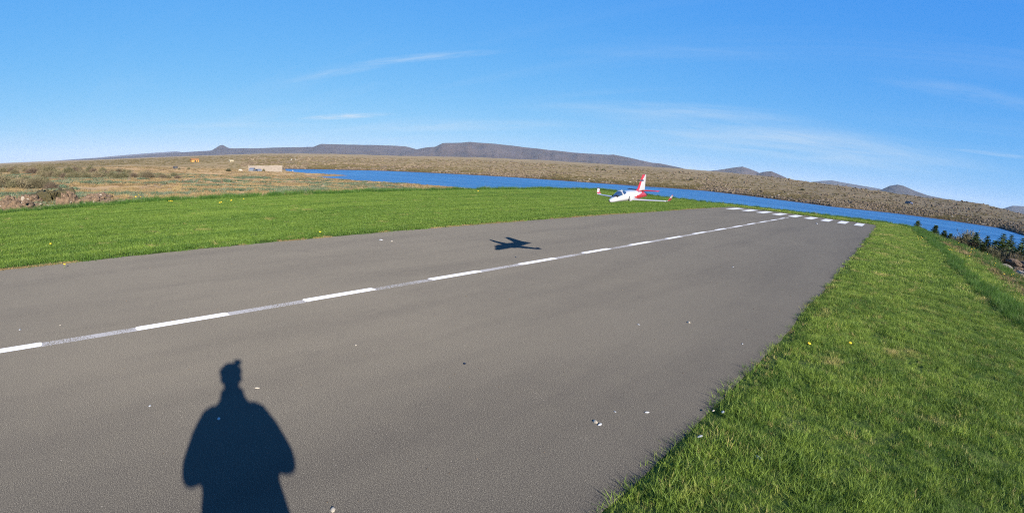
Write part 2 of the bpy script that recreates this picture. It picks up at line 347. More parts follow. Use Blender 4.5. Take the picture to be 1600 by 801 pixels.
def m_rock(name, a, b, c):
    s = NT(name); rnd = s.n('ShaderNodeObjectInfo').outputs['Random']; f = s.noise(3.0, 5, .65)
    col = s.mix(s.rng(f, .35, .65), a, b); col = s.mix(s.rng(rnd, .45, 1, 0, .7), col, c)
    s.pr(col, .95, s.bump(f, .6, .05), Diffuse_Roughness=.7); return s.m
def m_dry(name, a, b, c):
    s = NT(name); rnd = s.n('ShaderNodeObjectInfo').outputs['Random']; f = s.noise(.35, 4, .6)
    col = s.mix(s.rng(f, .38, .62), a, b); col = s.mix(s.rng(rnd, .5, 1, 0, .8), col, c); s.pr(col, .9); return s.m

MA = {}
MA['asphalt'] = m_asphalt(); MA['paint'] = m_paint(); MA['worn'] = m_worn(); MA['soil'] = m_soil()
MA['lawn'] = m_grass('lawn_grass', (.048, .100, .014), (.205, .282, .042), (.44, .34, .13), .15)
MA['mown'] = m_grass('mown_grass', (.044, .096, .012), (.140, .210, .032), (.26, .22, .08), .03, True)
MA['long'] = m_grass('long_grass', (.030, .080, .012), (.075, .150, .020), (.25, .22, .10), .05)
MA['ground'] = m_ground(); MA['water'] = m_water()
MA['rock'] = m_rock('lava_rock', (.050, .034, .019), (.105, .075, .043), (.20, .150, .095)); MA['pale_rock'] = m_rock('pale_stone', (.19, .155, .115), (.29, .245, .190), (.37, .32, .26))
MA['straw'] = m_dry('dry_grass', (.170, .112, .046), (.28, .205, .085), (.200, .130, .068)); MA['lavagrass'] = m_dry('heath_grass', (.088, .068, .022), (.150, .112, .042), (.058, .056, .016))
MA['lupin'] = m_dry('grey_green_leaves', (.040, .068, .034), (.072, .105, .054), (.14, .155, .10))
MA['bark'] = simple('bark', (.12, .085, .055), scale=20)

# ------------------------------------------------------------------ the ground
def build_ground():
    az = np.concatenate([np.arange(-180, -112, 4.0), np.arange(-112, 30, .2), np.arange(30, 180.01, 4.0)]); az = np.radians(az[:-1])
    r = [0.0, .8]
    while r[-1] < 15000:
        q = r[-1]; r.append(q*(1.06 if q < 20 else 1.02 if q < 190 else 1.008 if q < 620 else 1.016 if q < 3500 else 1.05))
    r = np.array(r[1:])
    X = r[:, None]*np.sin(az)[None]; Y = r[:, None]*np.cos(az)[None]
    Z = height(X, Y); ds = polydist(LAKE, X, Y); A = np.degrees(np.arctan2(X, Y)); RR = np.hypot(X, Y)
    V = np.stack([X, Y, Z], -1).reshape(-1, 3); F = grid_faces(len(r), len(az), True)
    c = len(V); V = np.vstack([V, [[0, 0, -.12]]])
    me = mesh_np('ground', V, F[:, ::-1].copy(), MA['ground'], True)
    bm = bmesh.new(); bm.from_mesh(me); bm.verts.ensure_lookup_table(); n = len(az)
    for j in range(n): bm.faces.new((bm.verts[j], bm.verts[c], bm.verts[(j+1) % n])).smooth = True
    bm.to_mesh(me); bm.free()
    rf = np.interp(A, _faz, _fr, left=250, right=140)
    lava = np.where(A < -66, sst(180, 320, RR), sst(-8, 4, RR-rf)); lava = np.where(A > 40, 1, lava)
    shore = sst(7, 1.5, np.abs(ds))*np.where(lava > .5, 1, .55)
    zc = np.stack([1-lava, lava, shore, np.ones_like(lava)], -1).reshape(-1, 4); zc = np.vstack([zc, [[1, 0, 0, 1]]]).astype(np.float32)
    at = me.attributes.new('zone', 'FLOAT_COLOR', 'POINT'); at.data.foreach_set('color', zc.ravel())
    obj('ground', me, kind='structure')
build_ground()
def build_water():
    bm = bmesh.new(); bm.faces.new([bm.verts.new((x, y, ZW)) for x, y in [(-330, 20), (140, 20), (140, 320), (-330, 320)]])
    bm_obj('lake', bm, MA['water'], kind='structure')
build_water()

# ------------------------------------------------------------------ hills on the horizon
def hill(name, px, D, Wd, mat, base=-45, seed=0, ext=(1.5, 1.5), steep=1.3, n=26, rough=.10):
    """outline in the photo gives the ridge height at distance D; front and back slopes are Wd deep"""
    ae = np.array([azel(*q) for q in px]); a0 = ae[0, 0]-ext[0]; a1 = ae[-1, 0]+ext[1]
    aa = np.arange(a0, a1, .08 if (a1-a0) < 18 else .14)
    eb = math.degrees(math.atan2(base-CAM_H, D))
    el = np.interp(aa, np.concatenate([[a0], ae[:, 0], [a1]]), np.concatenate([[eb], ae[:, 1], [eb]]))
    t = np.linspace(-1, 1, n); A, T = np.meshgrid(np.radians(aa), t)
    ridge = CAM_H + D*np.tan(np.radians(el))[None]
    sh = np.clip(1-np.abs(T)**steep, 0, 1)
    rr = D + T*Wd + Wd*.25*(fbm(np.degrees(A)*.5, 0*A, seed+3)-.5)
    X = rr*np.sin(A); Y = rr*np.cos(A)
    gul = .6*(fbm(X/520, Y/520, seed+9, 5)-.5) + .7*(fbm((X+Y*.4)/1500, (Y-X*.4)/1500, seed+11, 3)-.5)
    H = base + (ridge-base)*sh*(1 + rough*3.0*gul*np.sqrt(np.clip(np.abs(T), 0, 1))*np.where(T < 0, 1, .4))
    V = np.stack([X, Y, H], -1).reshape(-1, 3)
    me = mesh_np(name, V, grid_faces(n, len(aa)), mat, True); return obj(name, me, kind='structure')
HM = m_hill('bare_hillside', (.028, .020, .020), (.058, .042, .038), (.092, .062, .048))
HD = m_hill('dark_hillside', (.016, .016, .019), (.032, .028, .028), (.048, .042, .038))
hill('hills', [(40, 256.5), (100, 250.5), (200, 244.5), (275, 238.2), (330, 235), (337, 231), (343, 227), (348, 226), (357, 231), (366, 231.8), (400, 231.5), (490, 229.5)], 7000, 2200, HM, -60, 1, (4, 3), 1.6)
hill('hills', [(380, 236), (440, 232), (490, 229.8), (502, 225), (540, 226), (620, 228), (635, 229), (648, 232.5), (656, 236)], 6200, 1300, HM, -60, 5, (2, 2), 1.7)
hill('hills', [(628, 237), (648, 233.5), (665, 230), (680, 229), (692, 223.5), (720, 223), (735, 221.5), (760, 223.5), (800, 227), (850, 234), (900, 239), (950, 242), (958, 241.5), (980, 246), (1000, 250.5), (1020, 254.5), (1030, 255), (1050, 259), (1068, 263)], 5200, 1100, HM, -60, 9, (1.5, 1.5), 1.5, 34, .16)
hill('hills', [(800, 253), (900, 256.5), (1000, 262.5), (1030, 259.5), (1046, 259.5), (1068, 264)], 4200, 500, HD, -60, 12, (1.5, .6), 1.8, 14)
hill('hills', [(1105, 267), (1120, 265.5), (1150, 261), (1160, 260), (1172, 264), (1186, 269.5)], 6000, 700, HM, -60, 15, (.6, .8), 1.4)
hill('hills', [(1183, 271), (1192, 268.3), (1205, 267), (1228, 277)], 4600, 450, HM, -60, 17, (.5, .8), 1.4)
hill('hills', [(1270, 284), (1285, 282.5), (1300, 282), (1315, 285), (1340, 289), (1375, 295), (1400, 303)], 9500, 900, HD, -60, 19, (1, 1), 1.5)
hill('hills', [(1370, 299), (1377, 296), (1390, 290), (1402, 288), (1412, 290), (1430, 298), (1450, 305), (1485, 312)], 6000, 600, HD, -60, 21, (.8, 1), 1.3)
hill('hills', [(1555, 331), (1563, 327), (1582, 321), (1600, 322), (1640, 328), (1700, 350)], 8500, 900, HD, -60, 25, (.8, 2), 1.4)
hill('hills', [(80, 251.5), (150, 246.5), (210, 241), (255, 237.6), (275, 236.3), (290, 238.6)], 12500, 1000, HM, -60, 27, (2, 1), 1.5)

# ------------------------------------------------------------------ runway, markings, lawn
def edge_r(y): return RX + .05*(fbm(y/1.7, 0*y, 41)-.5) + .03*(vnoise(y*4, 0*y, 43)-.5) - np.where(y > Y1-.9, .55*((y-Y1+.9)/.9)**3, 0)
def edge_l(y): return LX + .14*(fbm(y/6, 0*y, 45)-.5) + .05*(vnoise(y*2, 0*y, 47)-.5) + np.where(y > Y1-.9, .25*((y-Y1+.9)/.9)**3, 0)
def build_runway():
    ys = np.concatenate([np.arange(Y0, -4, 1.0), np.arange(-4, Y1-1, .12), np.linspace(Y1-1, Y1, 12)])
    l = edge_l(ys); r = edge_r(ys); n = len(ys)
    V = np.vstack([np.column_stack([l-.02, ys, 0*ys-.05]), np.column_stack([l, ys, 0*ys]), np.column_stack([r, ys, 0*ys]), np.column_stack([r+.02, ys, 0*ys-.05])])
    F = [(k*n+i, (k+1)*n+i, (k+1)*n+i+1, k*n+i+1) for k in range(3) for i in range(n-1)]
    me = mesh_np('runway', V, np.array(F), MA['asphalt']); return obj('runway', me, kind='structure')
RUN = build_runway()
CX = -6.238; PER = 2.208; DL = 1.145; PH = -1.313
def marking(name, w, l, rnd, mat, z, seed=0):
    bm = bmesh.new(); pts = []; rd = random.Random(seed)
    for cx, cy, a0 in ((w/2-rnd, l/2-rnd, 0), (-w/2+rnd, l/2-rnd, 90), (-w/2+rnd, -l/2+rnd, 180), (w/2-rnd, -l/2+rnd, 270)):
        for k in range(5):
            a = R(a0+k*22.5); pts.append((cx+rnd*math.cos(a)+rd.uniform(-.002, .002), cy+rnd*math.sin(a)+rd.uniform(-.004, .004), z))
    bm.faces.new([bm.verts.new(p) for p in pts])
    me = bpy.data.meshes.new(name); bm.to_mesh(me); bm.free(); me.materials.append(mat); return me
dash_me = [marking('painted_dash', .150, DL, .042, MA['paint'], 0, i) for i in range(3)]
worn_me = marking('worn_line', .140, PER-DL+.10, .01, MA['worn'], 0)
stripe_me = [marking('threshold_stripe', .50, 2.65, .012, MA['paint'], 0, 5+i) for i in range(3)]
for i in range(-8, 15):
    y = PH+i*PER
    o = obj('painted_dash', dash_me[i % 3], RUN); o.location = (CX + .012*math.sin(i*2.1), y+DL/2, .004); o.rotation_euler.z = R(.25*math.sin(i*3.7))
    o = obj('worn_line', worn_me, RUN); o.location = (CX+.012, y+DL+(PER-DL)/2, .0012)
for i in range(9):
    o = obj('threshold_stripe', stripe_me[i % 3], RUN); o.location = (CX+(i-4)*1.006, 34.1+.04*math.sin(i*1.7), .004); o.rotation_euler.z = R(.5*math.sin(i*2.3))

def lawn_z(x, y):
    dr = np.maximum(np.maximum(edge_l(y)-x, x-edge_r(y)), y-Y1)       # distance outside the runway
    return -.03 + .065*sst(0, .25, dr) + sst(.5, 3, dr)*(.07*(fbm(x/2.3, y/2.3, 51)-.5) + .05*(fbm(x/.6, y/.6, 53)-.5)) + sst(.1, .5, dr)*.035*(fbm(x/.22, y/.22, 55, 2)-.5) - np.where(x > 1.8, .035*np.clip(x-1.8, 0, 9), 0), dr
def build_lawn():
    s = .3; xs = np.arange(-26.5, 10, s); ys = np.concatenate([np.arange(-60, -8, 2.0), np.arange(-8, 41.5, s)])
    X, Y = np.meshgrid(xs, ys, indexing='ij'); Z, _ = lawn_z(X, Y); dl = polydist(LAWN, X, Y); Z = Z - .12*sst(-.1, .5, dl)
    F = grid_faces(len(xs), len(ys)); keep = (dl.ravel()[F] < .45).all(1)
    me = mesh_np('lawn', np.stack([X, Y, Z], -1).reshape(-1, 3), F[keep], MA['soil'], True); obj('lawn', me, kind='structure')
build_lawn()

# ------------------------------------------------------------------ scattered stuff by geometry nodes
def src_collection(name, meshes):
    c = bpy.data.collections.new(name)
    for i, me in enumerate(meshes):
        o = bpy.data.objects.new('%s_%02d' % (name, i), me); c.objects.link(o)
    return c
def scatter(name, P, coll, nvar, scale, kind='stuff', label=None, cat=None, tilt=.0):
    P = np.asarray(P, np.float32); n = len(P)
    me = bpy.data.meshes.new(name); me.vertices.add(n); me.vertices.foreach_set('co', P.ravel())
    rot = np.column_stack([RNG.uniform(-tilt, tilt, n), RNG.uniform(-tilt, tilt, n), RNG.uniform(0, 6.283, n)]).astype(np.float32)
    a = me.attributes.new('rot', 'FLOAT_VECTOR', 'POINT'); a.data.foreach_set('vector', rot.ravel())
    sc = np.asarray(scale, np.float32); sc = sc if sc.ndim == 2 else np.repeat(sc[:, None], 3, 1)
    a = me.attributes.new('scl', 'FLOAT_VECTOR', 'POINT'); a.data.foreach_set('vector', np.ascontiguousarray(sc).ravel())
    a = me.attributes.new('idx', 'INT', 'POINT'); a.data.foreach_set('value', RNG.integers(0, nvar, n).astype(np.int32))
    o = obj(name, me, label=label, cat=cat, kind=kind)
    g = bpy.data.node_groups.new(name, 'GeometryNodeTree'); g.interface.new_socket('Geometry', in_out='INPUT', socket_type='NodeSocketGeometry'); g.interface.new_socket('Geometry', in_out='OUTPUT', socket_type='NodeSocketGeometry')
    N = g.nodes; gi = N.new('NodeGroupInput'); go = N.new('NodeGroupOutput'); ip = N.new('GeometryNodeInstanceOnPoints'); ci = N.new('GeometryNodeCollectionInfo')
    ci.inputs['Collection'].default_value = coll; ci.inputs['Separate Children'].default_value = True; ci.inputs['Reset Children'].default_value = True
    def na(nm, t):
        q = N.new('GeometryNodeInputNamedAttribute'); q.data_type = t; q.inputs[0].default_value = nm; return q.outputs[0]
    L = g.links; L.new(gi.outputs[0], ip.inputs['Points']); L.new(ci.outputs[0], ip.inputs['Instance']); ip.inputs['Pick Instance'].default_value = True
    L.new(na('idx', 'INT'), ip.inputs['Instance Index']); L.new(na('rot', 'FLOAT_VECTOR'), ip.inputs['Rotation']); L.new(na('scl', 'FLOAT_VECTOR'), ip.inputs['Scale'])
    L.new(ip.outputs[0], go.inputs[0])
    m = o.modifiers.new('scatter', 'NODES'); m.node_group = g; return o
def tuft_mesh(name, nb, h, spread, w, mat, lean=.5, seed=0, hv=.4, seg=2):
    rd = np.random.default_rng(seed); V = []; F = []
    for b in range(nb):
        a = rd.uniform(0, 6.283); q = spread*math.sqrt(rd.uniform()); p = np.array([q*math.cos(a), q*math.sin(a), -.012])
        da = rd.uniform(0, 6.283); le = rd.uniform(.1, 1)*lean; hh = h*rd.uniform(1-hv, 1+hv); d = np.array([math.cos(da), math.sin(da), 0])
        sa = rd.uniform(0, 6.283); s = np.array([math.cos(sa), math.sin(sa), 0])*w*rd.uniform(.7, 1.3)/2; k = len(V)
        for j in range(seg):
            t = j/seg; c = p + d*(le*hh*t**1.7) + np.array([0, 0, hh*t*(1-.25*le*t)]); V += [c-s*(1-.45*t), c+s*(1-.45*t)]
        V.append(p + d*le*hh + np.array([0, 0, hh*(1-.25*le)]))
        for j in range(seg-1): F.append((k+2*j, k+2*j+1, k+2*j+3, k+2*j+2))
        F.append((k+2*seg-2, k+2*seg-1, k+2*seg))
    return mesh_np(name, V, F, mat)
def pts_in(poly, n, rng=None):
    lo = poly.min(0); hi = poly.max(0); P = RNG.uniform(lo, hi, (n, 2)); return P[polydist(poly, P[:, 0], P[:, 1]) < 0]
def jit(n, a, b): return RNG.uniform(a, b, n)

def build_grass():
    tn = [tuft_mesh('tuft', 30, .058, .060, .0036, MA['lawn'], 1.0, i) for i in range(6)]
    tf = [tuft_mesh('tuft', 70, .060, .17, .0075, MA['lawn'], 1.0, 20+i) for i in range(5)]
    tm = [tuft_mesh('tuft', 80, .045, .22, .011, MA['mown'], .9, 30+i) for i in range(5)]
    tl = [tuft_mesh('tuft', 46, .20, .13, .009, MA['long'], .9, 40+i) for i in range(5)]
    cn, cf, cm, cl = [src_collection(k, v) for k, v in (('tuft_near', tn), ('tuft_far', tf), ('tuft_mown', tm), ('tuft_long', tl))]
    def ok(P, over=.02):
        z, dr = lawn_z(P[:, 0], P[:, 1]); dl = polydist(LAWN, P[:, 0], P[:, 1]); k = (dr > -over) & (dl < .1); return np.column_stack([P, z])[k], dr[k]
    # right-hand lawn
    P = np.column_stack([jit(46000, -1.25, 3.6), jit(46000, .3, 13)]); P = P[np.hypot(P[:, 0], P[:, 1]) > .3]
    P, dr = ok(P); bare = fbm(P[:, 0]*1.3, P[:, 1]*1.3, 61); keep = RNG.uniform(size=len(P)) < np.clip((bare-.20)/.10, .45, 1); P = P[keep]; dr = dr[keep]
    s = jit(len(P), .5, 1.15)*(.30+1.6*(.5*fbm(P[:, 0]*1.4, P[:, 1]*1.4, 63)+.5*vnoise(P[:, 0]*5, P[:, 1]*5, 64))**1.4); s = s*np.where(dr < .12, 1.2, 1.0)
    scatter('grass', P, cn, 6, s, label='bright green short lawn grass beside the near edge of the runway', cat='grass', tilt=.15)
    P = np.column_stack([jit(26000, -2, 7.5), jit(26000, -14, 41)]); P = P[(P[:, 1] > 12) | (P[:, 1] < .8) | (P[:, 0] > 3.3)]; P = P[np.hypot(P[:, 0], P[:, 1]) > .4]; P, dr = ok(P, -.05)
    P2 = np.column_stack([jit(9000, -12, 0), jit(9000, 36.2, 40.6)]); P2, _ = ok(P2, -.02); P = np.vstack([P, P2])
    scatter('grass', P, cf, 5, jit(len(P), .7, 1.25)*(.8+.5*fbm(P[:, 0]*.6, P[:, 1]*.6, 65)), label='green lawn grass round the far end of the runway', cat='grass', tilt=.1)
    # mown strip on the far side
    P = np.column_stack([jit(46000, -25.6, -11), jit(46000, -9, 41)]); P, dr = ok(P, -.06)
    scatter('grass', P, cm, 5, jit(len(P), .75, 1.2), label='mown green grass strip along the far edge of the runway', cat='grass', tilt=.05)
    # long grass: fringes of the lawn, ridge on the right-hand slope
    P = np.column_stack([jit(60000, -26.5, 8), jit(60000, -8, 41.5)]); dl = polydist(LAWN, P[:, 0], P[:, 1])
    m = (np.abs(dl+.15) < .55*(.4+fbm(P[:, 0]/2, P[:, 1]/2, 71))) & (RNG.uniform(size=len(P)) < .8)
    L1 = P[m]; q = np.column_stack([jit(26000, 0, 5), jit(26000, 3, 36)]); ridge = np.interp(q[:, 1], [3, 10.2, 11.3, 13.7, 17, 21.4, 26.9, 33], [4.2, 2.62, 2.33, 2.10, 1.93, 1.85, 1.62, 1.15])+.12; e = q[:, 0]-ridge-.35*(fbm(q[:, 1]/2, q[:, 0]*0, 73)-.5); w = (e > -.10) & (e < .75*fbm(q[:, 0]*1.1, q[:, 1]*.5, 75)**1.5*1.6) & (RNG.uniform(size=len(q)) < .8)
    L2 = q[w]; P = np.vstack([L1, L2]); z, _ = lawn_z(P[:, 0], P[:, 1]); P = np.column_stack([P, z-.03])
    s = jit(len(P), .5, 1.15)*np.where(P[:, 0] < -20, 1.0+.35*fbm(P[:, 1]/3, P[:, 0]*0, 74), 1.0); s[len(L1):] *= .85
    scatter('long_grass', P, cl, 5, s, label='longer dark green grass along the lawn edges', cat='grass', tilt=.1)
    # dry grass on the outer part of the right-hand slope
    q = np.column_stack([jit(9000, 1.5, 9), jit(9000, 9, 36)]); ridge = np.interp(q[:, 1], [9, 13.7, 21.4, 33], [3.3, 2.9, 2.6, 1.6]); k = (q[:, 0] > ridge + .9*fbm(q[:, 0], q[:, 1]*.5, 78)) & (RNG.uniform(size=len(q)) < .25+.6*fbm(q[:, 0]*.8, q[:, 1]*.8, 76)); q = q[k]
    dlq = polydist(LAWN, q[:, 0], q[:, 1]); z = np.where(dlq < .3, lawn_z(q[:, 0], q[:, 1])[0], height(q[:, 0], q[:, 1])); cs = src_collection('slope_straw', [tuft_mesh('tuft', 46, .11, .16, .008, MA['straw'], 1.3, 160+i, .6) for i in range(4)])
    scatter('slope_straw', np.column_stack([q, z-.01]), cs, 4, jit(len(q), .6, 1.4), label='pale dry grass on the slope between lawn and spruces', cat='dry grass')
build_grass()
def build_edge_straw():
    c = src_collection('edge_straw', [tuft_mesh('tuft', 22, .035, .06, .006, MA['straw'], 1.4, 150+i, .6) for i in range(4)])
    y = jit(2600, -8, 36); x = edge_l(y) - np.abs(RNG.normal(0, .05, len(y))) + .02; k = fbm(y*.7, 0*y, 77) > .46
    y2 = jit(500, 1, 36); x2 = edge_r(y2) + np.abs(RNG.normal(0, .12, len(y2))) + .01; k2 = fbm(y2*.8, 0*y2, 79) > .5
    P = np.vstack([np.column_stack([x, y])[k], np.column_stack([x2, y2])[k2]]); z, _ = lawn_z(P[:, 0], P[:, 1]); P = np.column_stack([P, np.maximum(z, .0)])
    scatter('edge_straw', P, c, 4, jit(len(P), .6, 1.3), label='dead yellow grass along the edges of the tarmac', cat='dry grass')
build_edge_straw()

def rock_mesh(name, mat, seed, sub=2, amp=.35, flat=.7):
    bm = bmesh.new(); bmesh.ops.create_icosphere(bm, subdivisions=sub, radius=1); rd = np.random.default_rng(seed); off = rd.uniform(0, 50, 3)
    dirs = rd.normal(size=(9, 3)); dirs /= np.linalg.norm(dirs, axis=1)[:, None]; lim = rd.uniform(.55, .95, 9)
    C = np.array([v.co[:] for v in bm.verts])
    for d, l in zip(dirs, lim):
        t = C@d; C = C - np.where(t > l, (t-l)*.85, 0)[:, None]*d
    k = 1 + amp*(fbm(C[:, 0]*1.6+off[0], C[:, 1]*1.6+C[:, 2]*2.1+off[1], seed)-.5); C = C*k[:, None]; C[:, 2] *= flat
    for v, c in zip(bm.verts, C): v.co = c
    me = bpy.data.meshes.new(name); bm.to_mesh(me); bm.free(); me.materials.append(mat); return me
def polar_pts(n, a0, a1, r0, r1):
    a = np.radians(jit(n, a0, a1)); r = np.exp(jit(n, math.log(r0), math.log(r1))); return r*np.sin(a), r*np.cos(a), r, np.degrees(a)

def build_wild():
    ct = src_collection('straw_tuft', [tuft_mesh('tuft', 60, .26, .30, .022, MA['straw'], 1.3, 80+i, .6) for i in range(5)])
    cg = src_collection('lupin_clump', [tuft_mesh('tuft', 70, .22, .30, .045, MA['lupin'], 1.2, 90+i, .6) for i in range(4)])
    cr = src_collection('stone', [rock_mesh('stone', MA['rock'], 100+i, 2) for i in range(6)])
    cp = src_collection('pale_slab', [rock_mesh('stone', MA['pale_rock'], 120+i, 2, .4, .6) for i in range(4)])
    ch = src_collection('heath_tuft', [tuft_mesh('tuft', 60, .5, .75, .07, MA['lavagrass'], 1.2, 130+i, .6) for i in range(4)])
    # rough field on the left
    x, y, r, a = polar_pts(30000, -112, -40, 22, 230); dl = polydist(LAWN, x, y); ds = polydist(LAKE, x, y); f = fbm(x/9, y/9, 81); k = (dl > .5) & (ds > 3) & (f > .36)
    P = np.column_stack([x, y, height(x, y)-.02])[k]; s = (jit(k.sum(), .5, 1.2))*np.clip(r[k]/45, .7, 3)
    scatter('dry_grass', P, ct, 5, np.column_stack([s, s, np.minimum(s, 1.0)*jit(len(s), .5, 1)]), label='dry straw coloured grass over the rough field beyond the lawn', cat='dry grass')
    x, y, r, a = polar_pts(9000, 4, 75, 9, 75); dl = polydist(LAWN, x, y); ds = polydist(LAKE, x, y); k = (dl > .3) & (ds > 1.5) & (fbm(x/5, y/5, 82) > .40)
    P = np.column_stack([x, y, height(x, y)-.02])[k]; s = (jit(k.sum(), .4, .9))*np.clip(r[k]/40, .6, 1.8)
    scatter('dry_grass', P, ct, 5, np.column_stack([s, s, np.minimum(s, .8)*.8]), label='dry grass on the low ground between the lawn slope and the lake', cat='dry grass')
    x, y, r, a = polar_pts(26000, -112, -42, 23, 150); dl = polydist(LAWN, x, y); ds = polydist(LAKE, x, y)
    f = fbm(x/7+3, y/7, 85); g = fbm(x/2, y/2, 87); k = (dl > .5) & (ds > 5) & (f > .53) & (g > .48)
    P = np.column_stack([x, y, height(x, y)-.02])[k]; s = jit(k.sum(), .5, 1.25)*np.clip(r[k]/40, .8, 2.2)
    scatter('leafy_plants', P, cg, 4, np.column_stack([s, s, np.minimum(s, 1.1)]), label='grey green leafy plants in patches on the rough field', cat='plants')
    x, y, r, a = polar_pts(2600, -112, -42, 24, 160); dl = polydist(LAWN, x, y); ds = polydist(LAKE, x, y); k = (dl > .6) & (ds > -1) & ((fbm(x/6, y/6, 89) > .52) | (ds < 6))
    P = np.column_stack([x, y, height(x, y)])[k]; s = jit(k.sum(), .06, .2)*np.clip(r[k]/40, .8, 2)
    scatter('field_stones', P, cr, 6, s, label='small brown stones lying among the dry grass', cat='stones', tilt=.6)
    x, y, r, a = polar_pts(2600, -97, -60, 24.5, 40); dl = polydist(LAWN, x, y); k = (dl > .4) & (dl < 9) & (fbm(x/2.2, y/2.2, 99) > .53)
    P = np.column_stack([x, y, height(x, y)+.02])[k]; s = jit(k.sum(), .04, .16)
    scatter('rubble', P, cp, 4, s, label='pale pinkish rubble along the edge of the rough field', cat='rubble', tilt=.7)
    # far bank: rocks, heath, pale slabs
    az = jit(60000, -70, 30); rf = np.interp(az, _faz, _fr, right=150); d = np.exp(jit(60000, 0, math.log(700))); rr = rf+d; aa = np.radians(az); x = rr*np.sin(aa); y = rr*np.cos(aa); ds = polydist(LAKE, x, y)
    f = fbm(x/22, y/22, 91); k = (ds > .3) & (f + .10*np.exp(-d/25) + np.where(az > -8, .06, 0) > .50); k &= RNG.uniform(size=len(x)) < .38
    P = np.column_stack([x, y, height(x, y)])[k]; s = jit(k.sum(), .22, .85)*np.clip(rr[k]/300, .8, 2.2)
    scatter('lava_rocks', P, cr, 6, s, label='grey brown lava rocks covering the far bank of the lake', cat='rocks', tilt=.8)
    k = (ds > 1.5) & (f < .58) & (RNG.uniform(size=len(x)) < .30)
    P = np.column_stack([x, y, height(x, y)-.05])[k]; s = jit(k.sum(), .6, 1.3)*np.clip(rr[k]/320, .8, 2.0)
    scatter('heath_grass', P, ch, 4, np.column_stack([s, s, s*.8]), label='olive and tan heath grass between the lava rocks', cat='heath grass')
    x4, y4, r4, a4 = polar_pts(9000, -100, -64, 190, 1500); k4 = (polydist(LAKE, x4, y4) > 4) & (fbm(x4/40, y4/40, 97) > .45)
    P = np.column_stack([x4, y4, height(x4, y4)-.05])[k4]; s4 = jit(k4.sum(), .5, 1.1)*np.clip(r4[k4]/260, .8, 3.2)
    scatter('heath_grass', P, ch, 4, np.column_stack([s4, s4, s4*.5]), label='brown heath cover over the plain beyond the field', cat='heath grass')
    b = (RNG.uniform(size=len(x)) < .035) & (ds > .8) & (ds < 40) & (vnoise(x/9, y/9, 95) > .52) & (az > -40)
    P = np.column_stack([x, y, height(x, y)+.1])[b]; s = jit(b.sum(), .15, .45)
    scatter('pale_stones', P, cp, 4, np.column_stack([s*1.5, s*1.3, s*.8]), label='pale cream stones along the far bank above the water', cat='stones', tilt=.5)
build_wild()
